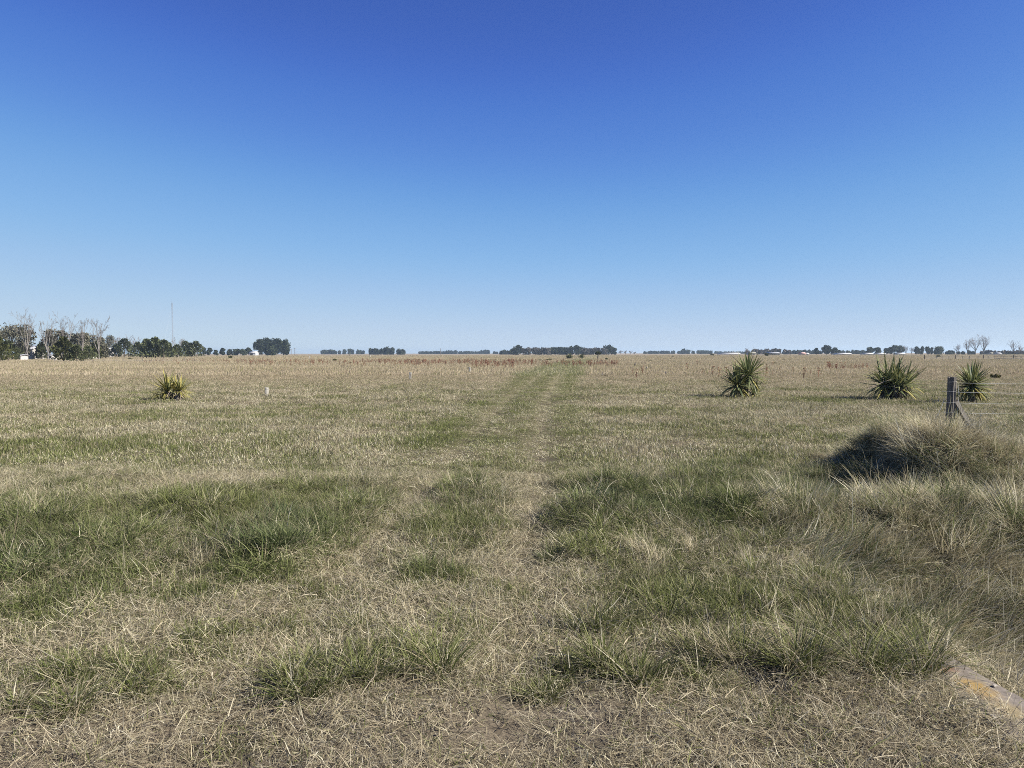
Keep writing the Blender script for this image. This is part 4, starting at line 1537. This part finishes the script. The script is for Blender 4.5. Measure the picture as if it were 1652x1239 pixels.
def yucca_behind_post():
    Y = dist(651)
    X = px_x(1568, Y)
    t = tag(empty('yucca_plant', (X, Y, float(height(X, Y)))), 'upright yucca with yellowing lower leaves behind the fence post', 'yucca', None)
    obj('trunk', trunk_mesh([[0, 0, -0.05], [0.01, 0, 0.3], [0, 0, 0.62]], [0.12, 0.11, 0.08]), t)
    rosette(t, (0, 0, 0.66), 180, 0.82, 0.1, 1.5, 0.28, wide=1.1)
    rosette(t, (-0.32, -0.15, 0.08), 30, 0.52, 0.6, 1.5, 0.3)
    rosette(t, (0.22, -0.2, 0.06), 18, 0.45, 0.6, 1.5, 0.4)
    for i in range(14):
        put_leaf(t, LEAF_Y[2], (0, 0, 0.5), rng.uniform(-0.9, 0.9), rng.uniform(1.5, 2.1), rng.uniform(0.6, 0.8))
    skirt(t, (0, 0, 0.1), 0.14, 0.34, 22)


def yucca_left():
    Y = dist(645)
    X = px_x(277, Y)
    t = tag(empty('yucca_plant', (X, Y, float(height(X, Y)))), 'low yellow green yucca clump alone on the left side', 'yucca', None)
    for dx, dy, hz, n, ln in [(-0.18, 0, 0.40, 90, 0.70), (0.26, 0.05, 0.42, 72, 0.56), (-0.42, -0.1, 0.04, 36, 0.42), (0.05, 0.25, 0.36, 60, 0.62)]:
        obj('trunk', trunk_mesh([[dx * 0.8, dy, -0.05], [dx, dy, hz * 0.5 + 0.02], [dx, dy, hz + 0.04]], [0.10, 0.09, 0.06]), t)
        rosette(t, (dx, dy, hz), n, ln * 1.08, 0.5, 1.5, 0.34, young=0.6)
    skirt(t, (0.05, -0.1, 0.08), 0.24, 0.22, 34)
    skirt(t, (0.3, -0.1, 0.05), 0.16, 0.22, 20)
    for i in range(16):
        put_leaf(t, LEAF_Y[rng.integers(3)], (0.25, -0.02, 0.34), rng.uniform(-2.4, 0.6), rng.uniform(1.6, 2.5), rng.uniform(0.35, 0.6))


yucca_three_headed()
DOME, DOME_Y = yucca_dome()
yucca_behind_post()
yucca_left()


def far_yucca(px, foot, top, w, stem, lab):
    Y = dist(foot)
    h = px_z(top, Y)
    ww = w / F_PX * Y
    t = tag(empty('yucca_plant', (px_x(px, Y), Y, 0)), lab, 'yucca', 'yuccas far down the track')
    zc = h - ww * 0.42 if stem else h * 0.42
    tm = obj('trunk', trunk_mesh([[0, 0, -0.05], [0.03, 0, zc * 0.5], [0, 0, zc]], [0.16, 0.15, 0.12]), t)
    n = 170
    d = rng.normal(0, 1, (n, 3))
    d[:, 2] = d[:, 2] * 0.8 + 0.25
    d /= np.linalg.norm(d, axis=1, keepdims=True)
    c = np.array([0, 0, zc]) + rng.normal(0, 1, (n, 3)) * np.array([0.16, 0.1, 0.08]) * ww
    ln = ww * 0.42 * rng.uniform(0.7, 1.1, n)[:, None]
    s_ = np.cross(d, rng.normal(0, 1, (n, 3)))
    s_ /= np.linalg.norm(s_, axis=1, keepdims=True)
    V = np.stack([c - s_ * 0.03, c + d * ln * 0.5 - s_ * 0.07, c + d * ln, c + d * ln * 0.5 + s_ * 0.07], 1).reshape(-1, 3)
    V[:, 2] = np.maximum(V[:, 2], 0.05)
    obj('crown', make_mesh('crown', V, quads_faces(n), CON_LEAF, False, {'rnd': np.repeat(rng.random(n) * 0.6, 4)}), t)


far_yucca(918.5, 579.4, 570.5, 12, False, 'small bushy yucca at the far end of the track, left one')
far_yucca(938, 578.6, 571.0, 11, False, 'small bushy yucca at the far end of the track, middle one')
far_yucca(964.5, 580.0, 566.0, 10, True, 'small yucca with a bare stem at the far end of the track')


# ------------------------------------------------------------------ bird on the big yucca
def bird():
    bm_feather = rough_mat('brown_feathers', (0.05, 0.042, 0.036), (0.12, 0.10, 0.08), 25)
    bm_breast = rough_mat('bill_and_legs', (0.03, 0.027, 0.025), (0.06, 0.05, 0.045), 20)
    x, y, z = px_world(1481, 606.3, DOME_Y - 0.2)
    t = tag(empty('bird', (x, y, z), R(160)), 'small dark bird perched on the outstretched leaf of the domed yucca', 'bird')
    # body, neck and head one surface: rings along a bent spine (upright perch)
    sp = [(-0.055, 0.030, 0.004), (-0.045, 0.045, 0.020), (-0.025, 0.065, 0.032), (0.0, 0.09, 0.034), (0.015, 0.115, 0.026),
          (0.022, 0.128, 0.020), (0.028, 0.142, 0.021), (0.034, 0.156, 0.017), (0.038, 0.166, 0.004)]
    pts = np.array([[p[0], 0, p[1]] for p in sp])
    rad = np.array([p[2] for p in sp])
    V, L, s_, t_ = polyline_tube(pts, rad, 10)
    obj('body', make_mesh('body', V, (L, s_, t_), bm_feather, True), t)
    V = [[-0.045, -0.012, 0.045], [-0.045, 0.012, 0.045], [-0.115, 0.014, -0.012], [-0.115, -0.014, -0.012], [-0.05, 0, 0.038]]
    obj('tail', make_mesh('tail', V, [[0, 1, 2, 3], [0, 3, 4], [1, 4, 2], [3, 2, 4]], bm_feather), t)
    V, L, s_, t_ = tubes([[0.045, 0, 0.152]], [[0.072, 0, 0.149]], 0.007, 0.001, 6)
    obj('beak', make_mesh('beak', V, (L, s_, t_), bm_breast), t)
    for q in (-1, 1):
        V = [[0.012, q * 0.030, 0.115], [-0.01, q * 0.037, 0.085], [-0.07, q * 0.018, 0.022], [-0.03, q * 0.036, 0.06], [-0.02, q * 0.028, 0.10]]
        obj('wing', make_mesh('wing', V, [[0, 1, 4], [1, 3, 4], [3, 2, 4]], bm_feather), t)
        V, L, s_, t_ = merge([polyline_tube([[-0.005, q * 0.012, 0.07], [0.004, q * 0.012, 0.03], [0, q * 0.012, 0.0]], [0.006, 0.0035, 0.003], 5),
                              tubes([[0, q * 0.012, 0.002]] * 2, [[0.02, q * 0.018, -0.002], [-0.014, q * 0.012, -0.002]], 0.003, 0.002, 4)])
        obj('leg', make_mesh('leg', V, (L, s_, t_), bm_breast), t)


bird()

# ------------------------------------------------------------------ fences and posts
OLD_WOOD = rough_mat('weathered_post_wood', (0.035, 0.032, 0.029), (0.125, 0.112, 0.096), 7, (3.5, 3.5, 0.22), 0.9, 0.9, (0.27, 0.245, 0.205))


STAKE_WOOD = rough_mat('bleached_stake_wood', (0.20, 0.185, 0.155), (0.42, 0.395, 0.34), 7, (3.5, 3.5, 0.3), 0.9, 0.6)


def post_mesh(h, r, k=18, rows=10, chip=0.012, flat=0.0, sink=0.3, mat=None):
    """split round post: fluted, tapering, with an uneven sawn top"""
    V, F = [], []
    ph = rng.random(4) * 6.28
    for i in range(rows + 1):
        z = -sink + (h + sink) * i / rows
        for j in range(k):
            a = 6.2832 * j / k
            q = r * (1 - 0.08 * i / rows) * (1 + 0.07 * math.sin(3 * a + ph[0]) + 0.05 * math.sin(7 * a + ph[1]) - flat * max(0, math.cos(a + ph[2])))
            q += rng.normal(0, chip * 0.35)
            if (j + int(ph[3] * 3)) % 6 == 0:
                q -= chip
            V.append([q * math.cos(a) + 0.01 * math.sin(z * 3 + ph[0]), q * math.sin(a), z + (rng.normal(0, 0.012) if i == rows else 0)])
    for i in range(rows):
        for j in range(k):
            a, b = i * k + j, i * k + (j + 1) % k
            F.append([a, b, b + k, a + k])
    V.append([0, 0, h + 0.012])
    c = len(V) - 1
    for j in range(k):
        F.append([rows * k + j, rows * k + (j + 1) % k, c])
    return make_mesh('post', V, F, mat or OLD_WOOD, False)


def wire(parent, pts, r=0.0025, name='wire'):
    V, L, s_, t_ = polyline_tube(pts, np.full(len(pts), r), 5)
    return obj(name, make_mesh(name, V, (L, s_, t_), GALV, True), parent)


def near_fence():
    Y = 14.2
    X = px_x(1532, Y)
    z0 = float(height(X, Y))
    t = tag(empty('wire_fence', (X, Y, z0)), 'weathered strainer post with leaning brace and wires behind the grassy bank', 'fence')
    hp = px_z(610, Y) - z0
    p = obj('post', post_mesh(hp, 0.08), t, (0, 0, 0), (R(1), R(2.2), 0.4))
    tag(p, 'thick grey round strainer post')
    # brace: a squared rail running down to the right
    a, b = np.array([0.09, -0.03, 0.80]), np.array([0.68, 0.02, -0.02])
    d = b - a
    n = 7
    V, F = [], []
    for i in range(n + 1):
        c = a + d * i / n + np.array([0, 0, -0.035 * math.sin(math.pi * i / n)])
        w, hh = 0.034 + rng.normal(0, 0.002), 0.045 + rng.normal(0, 0.002)
        u = np.array([0.42, -0.9, 0])
        v = np.cross(u, d / np.linalg.norm(d))
        for sx, sy in ((-1, -1), (1, -1), (1, 1), (-1, 1)):
            V.append(c + u * w * sx + v * hh * sy)
    for i in range(n):
        for j in range(4):
            F.append([4 * i + j, 4 * i + (j + 1) % 4, 4 * i + 4 + (j + 1) % 4, 4 * i + 4 + j])
    F += [[3, 2, 1, 0], [4 * n, 4 * n + 1, 4 * n + 2, 4 * n + 3]]
    obj('brace', make_mesh('brace', V, F, OLD_WOOD), t)
    for row in (618.5, 633.5, 651.0, 667.0):
        z = px_z(row, Y) - z0
        if z < 0.15:
            continue
        sag = 0.03
        pts = [[0.09 + 4.9 * u, -0.02, z - sag * 4 * u * (1 - u)] for u in np.linspace(0, 1, 9)]
        wire(t, pts, 0.0019)
        an = np.linspace(0, 6.283, 13)
        wire(t, [[0.118 * math.cos(q), 0.118 * math.sin(q), z + 0.004 * q] for q in an], 0.0016, 'wire_tie')
    # slack end of a wire hanging off the left side
    wire(t, [[-0.09, -0.03, 0.86], [-0.16, -0.05, 0.70], [-0.26, -0.06, 0.50], [-0.33, -0.05, 0.36]], 0.0032)
    wire(t, [[0.13, -0.04, 1.13], [0.15, -0.05, 0.9], [0.12, -0.06, 0.7], [0.14, -0.05, 0.45]], 0.003)
    q = obj('post', post_mesh(1.15, 0.07), t, (5.0, 0, 0), (0, 0, 1.0))


near_fence()
for px, foot, top, w, lab, gray in [
    (429.5, 637.5, 625, 7, 'short sawn-off fence post near the yellow green yucca', 0),
    (662, 613, 600, 5, 'thin pale fence post left of the track', 0),
    (757.5, 601.5, 592.5, 3.6, 'slim pale fence post left of the track, farther than the other', 0),
    (1024.5, 592.5, 585.5, 2.4, 'far dark fence post right of the track', 1),
    (1043, 597, 591.8, 2.6, 'pale stub of a fence post right of the track', 0),
    (1074, 605, 600.5, 2.6, 'dark stub of a fence post right of the track', 1),
    (971.5, 606.5, 603.5, 2.0, 'tiny dark stake at the right edge of the track', 1),
    (565, 576, 571.5, 1.6, 'far fence post below the humped dark wood', 1),
    (597, 577, 572, 1.8, 'far leaning fence post below the humped dark wood', 0),
    (500, 580, 574, 1.8, 'far pale fence post in the tan field right of the round grove', 0)]:
    Y = dist(foot)
    X = px_x(px, Y)
    h = px_z(top, Y)
    t = tag(empty('fence_post', (X, Y, float(height(X, Y)))), lab, 'post', 'old posts beside the track')
    r = w / F_PX * Y / 2
    t.rotation_euler = (rng.normal(0, 0.03), rng.normal(0, 0.05), rng.random() * 6)
    obj('post', post_mesh(max(h, 0.25), r, 10, 4, r * 0.1, 0.35, 0.3, POLE_WOOD if gray else STAKE_WOOD), t)
    wire(t, [[r * 1.1 * math.cos(q), r * 1.1 * math.sin(q), h * 0.8] for q in np.linspace(0, 6.283, 9)], max(0.003, r * 0.04), 'wire_tie')


def far_fence(Y, posts, h_px, label, rails=(0.35, 0.65, 0.92), rail_from=None, r=0.09):
    X0, X1 = px_x(posts[0], Y), px_x(posts[-1], Y)
    t = tag(empty('wire_fence', ((X0 + X1) / 2, Y, 0)), label, 'fence')
    h = h_px / F_PX * Y
    for i, p in enumerate(posts):
        hh = h * (1.25 if i % 4 == 0 else 0.95)
        o = obj('post', post_mesh(hh, r * (1.4 if i % 4 == 0 else 0.9), 7, 2, 0.01, 0.2, 0.2, POLE_WOOD), t,
                (px_x(p, Y) - (X0 + X1) / 2, rng.normal(0, 0.1), 0), (0, rng.normal(0, 0.04), 0))
    for f in rails:
        wire(t, [[(X1 - X0) * (u - 0.5), -0.1, h * f] for u in np.linspace(0, 1, 6)], 0.012)
    if rail_from:
        for f in (0.3, 0.85):
            V, L, s_, t_ = merge([box_part(px_x(rail_from, Y) - (X0 + X1) / 2, (X1 - X0) / 2, -0.08, 0.02, h * f, h * f + 0.14)])
            obj('rail', make_mesh('rail', V, (L, s_, t_), OLD_WOOD), t)


far_fence(185, [1492.5, 1510.5, 1520, 1530.4, 1540.5, 1552.5, 1564, 1576.5, 1586, 1594, 1603.5, 1619, 1634.8, 1639, 1647, 1658, 1672],
          6.5, 'far wooden fence running along the field edge on the right', rail_from=1603)
far_fence(172, [88, 112, 131, 149, 166, 187, 200, 221, 230, 245, 262, 278, 297, 314, 323], 5.0, 'low farm fence in front of the conifers', (0.4, 0.8), r=0.07)


# ------------------------------------------------------------------ field shrubs and weeds
def shrub(px, foot, w, top, lab, dark=False):
    Y = dist(foot)
    X = px_x(px, Y)
    h = max(0.25, px_z(top, Y))
    ww = w / F_PX * Y
    t = tag(empty('field_shrub', (X, Y, float(height(X, Y)))), lab, 'shrub', 'low shrubs dotted over the pasture')
    n = 7
    C = np.column_stack([rng.uniform(-0.34, 0.34, n) * ww, rng.uniform(-0.3, 0.3, n) * ww, h * rng.uniform(0.3, 0.62, n)])
    C[0] = [0.04 * ww, 0, h * 0.66]
    Rr = np.column_stack([np.full(n, 0.22 * ww), np.full(n, 0.22 * ww), np.minimum(C[:, 2], h - C[:, 2]) * 1.0])
    V, F, A = leaf_cloud(C, Rr, [60] * n, 0.05 * ww + 0.02, 1.6, 0.3, 1.6)
    obj('crown', make_mesh('crown', V, F, OLIVE_LEAF if dark else SHRUB_LEAF, False, A), t)
    st = tubes(np.zeros((8, 3)) + np.array([0, 0, -0.03]), C[rng.integers(0, n, 8)], 0.012 + 0.004 * h, 0.005, 4)
    obj('stem', make_mesh('stem', st[0], st[1:], BARK_DARK), t)


for a in [(1235.5, 575.5, 11, 569.8, 'dark shrub on the horizon right of the three-headed yucca', True),
          (1249, 589, 9, 585.5, 'low greenish shrub right of the three-headed yucca'),
          (1606, 612, 15, 604, 'spiky green shrub right of the yucca behind the post'),
          (1147, 574.5, 9, 570.8, 'far brownish shrub left of the three-headed yucca'),
          (1049.5, 583.5, 5, 580.5, 'small round shrub alone right of the far yuccas'),
          (541, 583, 9, 579, 'flat shrub below the bluish far wood', True),
          (565, 588, 9, 584.5, 'flat shrub in the tan field below the far woods', True),
          (886, 581.5, 11, 578.5, 'low grey green shrub left of the far yuccas'),
          (870, 582, 10, 580, 'dark low shrub left of the grey green one', True),
          (977.5, 581, 9, 577, 'brown low shrub right of the stemmed far yucca'),
          (1085, 576.5, 4, 574.4, 'tiny shrub far off in the tan field'),
          (372, 578, 10, 573, 'brown stumpy shrub below the low far trees', True),
          (1513, 578, 8, 573, 'small grey bush in front of the far wooden fence'),
          (210, 579.5, 8, 576.5, 'brown clump at the edge of the dense conifer row')]:
    shrub(*a)

WEED_MAT = simple_blade_material('red_brown_weeds', [(0, (0.10, 0.045, 0.03)), (0.5, (0.19, 0.09, 0.06)), (1, (0.30, 0.17, 0.11))])


def weed_proto():
    b = np.zeros((3, 3))
    V, F, A = blades(b, rng.random(3) * 6.28, rng.uniform(0.02, 0.3, 3), rng.uniform(-0.1, 0.2, 3), rng.uniform(0.5, 0.8, 3), np.full(3, 0.03))
    parts = [(V, *F)]
    att = [A['rnd']]
    n = 26
    c = np.column_stack([rng.normal(0, 0.07, n), rng.normal(0, 0.07, n), rng.uniform(0.3, 0.78, n)])
    V2, F2, A2 = leaf_cloud(c, np.full((n, 3), 0.02), [1] * n, 0.05)
    parts.append((V2, *F2))
    att.append(A2['rnd'])
    V, L, s_, t_ = merge(parts)
    return V, (L, s_, t_), {'rnd': np.concatenate(att)}


WEED = protos('weed', [weed_proto for _ in range(4)], WEED_MAT)


def grow_track():
    P = []
    for y in np.arange(58, 200, 0.42):
        xs = np.interp(y, TRK_Y, TRK_X) + np.arange(-3.0, 3.0, 0.5)
        P.append(np.column_stack([xs, np.full(len(xs), y)]))
    P = np.concatenate(P)
    P += rng.uniform(-0.25, 0.25, P.shape)
    x, y = P.T
    t = np.abs(track_d(x, y))
    keep = rng.random(len(P)) < (1 - S(t, 2.0, 3.0)) * (1 - 0.8 * S(y, 150, 195))
    P = P[keep]
    x, y = P.T
    n = len(P)
    t = np.abs(track_d(x, y))
    rut = np.exp(-((t - 0.8) / 0.38) ** 2)
    scatter('track_grass', 'yellow green grass along the wheel track in the far field', 'grass', FIELD, lay(P, 0.02), upright(n),
            np.column_stack([np.full(n, 1.3), np.full(n, 1.3), (2.1 - 1.3 * rut) * rng.uniform(0.8, 1.2, n)]),
            {'g': np.clip(0.72 - 0.55 * rut + rng.normal(0, 0.08, n), 0, 1), 'blue': 0.0, 'warm': 0.0}, 1.0 + 0.2 * rut)


grow_track()


def grow_weeds():
    P = []
    for px0, px1, r0, r1, n in [(350, 640, 583.5, 587, 150), (400, 700, 586, 593, 130), (600, 860, 583.5, 588, 240), (640, 1000, 586, 592, 260),
                                (760, 830, 589, 596, 60), (230, 420, 582, 590, 60), (1330, 1400, 596, 599, 40), (1020, 1330, 590, 612, 26), (120, 330, 578, 584, 30), (870, 1000, 588, 594, 60)]:
        for i in range(n):
            Y = dist(rng.uniform(r0, r1))
            P.append([px_x(rng.uniform(px0, px1), Y), Y])
    P = np.array(P)
    n = len(P)
    scatter('dry_weeds', 'reddish brown dry weed stalks in strips across the far pasture', 'weeds', WEED, lay(P), upright(n, 0.1),
            np.ones((n, 3)) * rng.uniform(0.5, 1.1, (n, 1)), {'g': np.zeros(n), 'blue': 0.0, 'warm': 0.0}, 1.0)
    P = jitter(14, 150, 2.6)
    x, y = P.T
    keep = rng.random(len(P)) < np.clip(0.05 + 0.3 * fbm(x / 9, y / 9, 140), 0, 0.35) * (np.abs(track_d(x, y)) > 3)
    P = P[keep]
    n = len(P)
    g = rng.uniform(0.1, 0.75, n)
    scatter('pasture_tufts', 'darker tufts dotted through the pasture', 'grass', TUSS, lay(P), upright(n, 0.2),
            np.column_stack([rng.uniform(1.2, 3, n), rng.uniform(1.2, 3, n), rng.uniform(0.6, 1.1, n)]), {'g': g, 'blue': 0.1, 'warm': 0.5}, rng.uniform(0.45, 0.9, n))


grow_weeds()


# ------------------------------------------------------------------ culvert head and stones
def concrete_mat():
    m, nt, out = new_mat('lichened_concrete')
    b = N(nt, 'ShaderNodeBsdfPrincipled')
    b.inputs['Roughness'].default_value = 0.9
    b.inputs['Specular IOR Level'].default_value = 0.15
    tc = N(nt, 'ShaderNodeTexCoord')
    def noise(s, d=6, off=0.0):
        mp = N(nt, 'ShaderNodeMapping')
        mp.inputs['Location'].default_value = (off, off * 0.7, 0)
        nt.links.new(tc.outputs['Object'], mp.inputs[0])
        n = N(nt, 'ShaderNodeTexNoise')
        n.inputs['Scale'].default_value = s
        n.inputs['Detail'].default_value = d
        n.inputs['Roughness'].default_value = 0.6
        nt.links.new(mp.outputs[0], n.inputs['Vector'])
        return n.outputs['Fac']
    f = noise(35)
    base = ramp(nt, f, [(0.3, (0.14, 0.118, 0.094)), (0.6, (0.215, 0.183, 0.148)), (0.8, (0.29, 0.25, 0.205))])
    def patch(cx, cy, rx, ry, col, soft, off):
        sx = N(nt, 'ShaderNodeSeparateXYZ')
        nt.links.new(tc.outputs['Object'], sx.inputs[0])
        u = math_n(nt, 'POWER', math_n(nt, 'ABSOLUTE', math_n(nt, 'DIVIDE', math_n(nt, 'SUBTRACT', sx.outputs[0], cx), rx)), 2.0)
        v = math_n(nt, 'POWER', math_n(nt, 'ABSOLUTE', math_n(nt, 'DIVIDE', math_n(nt, 'SUBTRACT', sx.outputs[1], cy), ry)), 2.0)
        d = math_n(nt, 'ADD', u, v)
        d = math_n(nt, 'ADD', d, math_n(nt, 'MULTIPLY', math_n(nt, 'SUBTRACT', noise(14, 6, off), 0.5), 2.6))
        mr = N(nt, 'ShaderNodeMapRange')
        mr.inputs['From Min'].default_value = 1.0
        mr.inputs['From Max'].default_value = 1.0 - soft
        nt.links.new(d, mr.inputs['Value'])
        return mr.outputs[0]
    col = base
    for cx, cy, rx, ry, c, so, off in ((0.10, 3.86, 0.10, 0.16, (0.31, 0.20, 0.055), 1.0, 1.0), (0.12, 3.62, 0.09, 0.14, (0.26, 0.20, 0.10), 1.1, 2.2),
                                       (0.07, 4.10, 0.10, 0.07, (0.26, 0.145, 0.085), 1.2, 3.0), (0.07, 4.27, 0.09, 0.05, (0.25, 0.14, 0.09), 1.2, 4.0)):
        msk = math_n(nt, 'MULTIPLY', patch(cx, cy, rx, ry, c, so, off), 0.8)
        col = mixc(nt, msk, col, c)
    nt.links.new(col, b.inputs['Base Color'])
    bp = N(nt, 'ShaderNodeBump')
    bp.inputs['Strength'].default_value = 0.4
    bp.inputs['Distance'].default_value = 0.006
    nt.links.new(f, bp.inputs['Height'])
    nt.links.new(bp.outputs[0], b.inputs['Normal'])
    nt.links.new(b.outputs[0], out.inputs[0])
    return m


def culvert_head():
    ny, nx = 44, 8
    w, y0, y1 = 0.36, 1.2, 4.5
    V, F = [], []
    prof = [(-w / 2, -0.7), (-w / 2, 0.015), (-w / 2 + 0.02, 0.03)] + [(-w / 2 + w * k / 6, 0.032) for k in range(1, 6)] + [(w / 2 - 0.02, 0.03), (w / 2, 0.012), (w / 2, -0.7)]
    m = len(prof)
    for i in range(ny + 1):
        y = y0 + (y1 - y0) * i / ny
        xc = float(slab_edge(y)) - w / 2
        for j, (px, pz) in enumerate(prof):
            c = 0.006 * float(fbm(y * 6 + j, px * 9, 200)) if pz > -0.5 else 0
            chip = -0.02 * max(0, float(fbm(y * 9, j * 3.1, 205)) - 0.25) if j in (1, 2, m - 3, m - 2) else 0
            V.append([xc + px + c, y, pz + c + chip * 1.5])
    for i in range(ny):
        for j in range(m - 1):
            a = i * m + j
            F.append([a, a + 1, a + m + 1, a + m][::-1])
    F.append(list(range(m)))
    F.append([ny * m + j for j in range(m)][::-1])
    # object origin on the head's centre line so that lichen patches stay with it
    V = np.array(V)
    V[:, 0] -= 2.2
    me = make_mesh('culvert_head', V, F, concrete_mat(), False)
    o = obj('culvert_head', me, None, (2.2, 0, 0))
    tag(o, 'concrete culvert edge with yellow and orange lichen at the lower right corner', 'culvert')


culvert_head()
STONE = rough_mat('pale_stone', (0.30, 0.26, 0.21), (0.52, 0.47, 0.40), 25, rough=0.95, bump=0.6)


def stone(px, py, size, lab, z=0.03):
    Y = dist(py)
    # rows are read on the slab top
    X = px_x(px, Y)
    import bmesh
    bm = bmesh.new()
    bmesh.ops.create_icosphere(bm, subdivisions=2, radius=1)
    k = rng.random(3) * 9
    for v in bm.verts:
        q = 0.85 + 0.25 * math.sin(v.co.x * 3 + k[0]) * math.cos(v.co.y * 4 + k[1]) + rng.normal(0, 0.06)
        v.co *= q
        v.co.z *= 0.62
    me = bpy.data.meshes.new('small_stone')
    bm.to_mesh(me)
    bm.free()
    me.materials.append(STONE)
    o = obj('small_stone', me, None, (X, Y, z + size * 0.4), (0, 0, rng.random() * 6), (size, size * 0.8, size))
    tag(o, lab, 'stone', 'stones around the culvert')


stone(1612, 1171, 0.022, 'knobbly pale stone on the culvert concrete')
stone(1597, 1151, 0.011, 'small dark-sided stone on the culvert concrete')
stone(1616, 1119, 0.016, 'pale stone at the ditch-side rim of the culvert')
for px, py, sz, lab in ((1550, 1148, 0.022, 'lump of pale earth at the upper end of the culvert edge'), (1560, 1160, 0.016, 'small clod below the largest lump beside the culvert'),
                        (1573, 1163, 0.018, 'clod in the middle of the row beside the culvert'), (1590, 1172, 0.02, 'clod with dry straw over it beside the culvert'),
                        (1601, 1180, 0.024, 'largest clod at the lower end of the row beside the culvert'), (1637, 1202, 0.02, 'clod beside the culvert nearest the picture corner')):
    stone(px, py, sz, lab, -0.01)


# ------------------------------------------------------------------ single big tussocks
def tussock(px, py, w_px, h_px, green, lab, blue=0.0, warm=0.2, n=420, droop=1.0, spread=0.9):
    X, Y = gp(px, py)
    w, h = w_px / F_PX * Y, h_px / F_PX * Y * 0.92
    l1 = math.hypot(w * 0.42, h)
    n = int(n * 2.4)
    k = 7
    hc = np.column_stack([rng.uniform(-0.36, 0.36, k) * w, rng.uniform(-0.22, 0.22, k) * w, np.zeros(k)])
    hs = rng.uniform(0.5, 1.0, k)
    wind = rng.uniform(0, 6.28)
    hi_ = rng.integers(0, k, n)
    a_ = rng.random(n) * 6.283
    q_ = np.sqrt(rng.random(n))
    base = hc[hi_] + np.column_stack([np.cos(a_), np.sin(a_), np.zeros(n)]) * (q_ * w * 0.11)[:, None]
    lean = q_ * spread * rng.uniform(0.5, 1.25, n) + np.abs(rng.normal(0, 0.2, n)) + 0.15 * np.cos(a_ - wind)
    V, F, A = blades(base, a_ + rng.normal(0, 0.6, n), lean.clip(0, 1.5), droop * rng.uniform(0.2, 1.3, n),
                     l1 * rng.uniform(0.3, 1.0, n) * hs[hi_], 0.0052 * rng.uniform(0.6, 1.3, n), 4, 0.6)
    me = make_mesh('grass_tussock', V, F, GRASS_THING, False, A)
    o = obj('grass_tussock', me, None, (X, Y, float(height(X, Y)) - 0.01), (0, 0, rng.random() * 6))
    o['g'], o['blue'], o['warm'], o['tone'] = min(0.97, float(green) + 0.2), float(blue), float(warm), 0.85
    tag(o, lab, 'tussock', 'large tussocks in the foreground')


# the same blade material, its shares read from the object instead of the tuft copy
GRASS_THING = GRASS.copy()
GRASS_THING.name = 'tussock_blades'
for nd in GRASS_THING.node_tree.nodes:
    if nd.type == 'ATTRIBUTE' and nd.attribute_type == 'INSTANCER':
        nd.attribute_type = 'OBJECT'
        nd.attribute_name = '["%s"]' % nd.attribute_name
for a in [(520, 1108, 200, 75, 0.62, 'olive tussock with dark heart, left one of the pair at bottom centre'),
          (650, 1098, 210, 80, 0.60, 'wide olive tussock, right one of the pair at bottom centre'),
          (1275, 1078, 170, 125, 0.42, 'tall straw-streaked tussock left of the largest one'),
          (1440, 1085, 200, 140, 0.55, 'largest tussock, bending over towards the culvert'),
          (1150, 1070, 180, 100, 0.5, 'mixed green and straw tussock left of the tall straw-streaked one'),
          (1010, 1085, 190, 85, 0.6, 'low green tussock right of the bare soil patch'),
          (870, 1112, 110, 38, 0.65, 'flat green tussock directly above the bare soil patch'),
          (75, 1135, 190, 55, 0.6, 'flat broad-bladed tussock at the left edge of the picture'),
          (225, 1112, 120, 60, 0.6, 'ragged green tussock near the left edge'),
          (335, 1030, 110, 30, 0.75, 'low round green patch of grass in the dry left foreground'),
          (440, 905, 120, 70, 0.85, 'blue green tussock at the lower rim of the green band', 0.8),
          (890, 905, 70, 55, 0.85, 'bright green tuft right of the right wheel rut', 0.5),
          (965, 815, 90, 60, 0.9, 'dark green tussock at the top of the right green band', 0.9),
          (1262, 835, 120, 85, 0.75, 'high bushy tussock in the right green band', 0.4),
          (475, 850, 110, 65, 0.9, 'darkest green tussock of the left green band', 0.9),
          (1535, 985, 180, 90, 0.30, 'grey drooping tussock on the ditch side', 0.4),
          (700, 930, 120, 60, 0.75, 'green tussock between the wheel ruts', 0.4)]:
    tussock(*a)

# ------------------------------------------------------------------ air
def haze():
    m, nt, out = new_mat('thin_air')
    v = N(nt, 'ShaderNodeVolumePrincipled')
    v.inputs['Color'].default_value = (0.68, 0.86, 1.0, 1)
    v.inputs['Density'].default_value = 0.00016
    v.inputs['Anisotropy'].default_value = 0.2
    nt.links.new(v.outputs[0], out.inputs['Volume'])
    V, L, s_, t_ = merge([box_part(-6900, 6900, -500, 6900, -2.0, 34.0)])
    o = obj('haze', make_mesh('haze', V, (L, s_, t_), m))
    tag(o, 'thin bluish haze over the whole plain', 'haze', None, 'stuff')


haze()
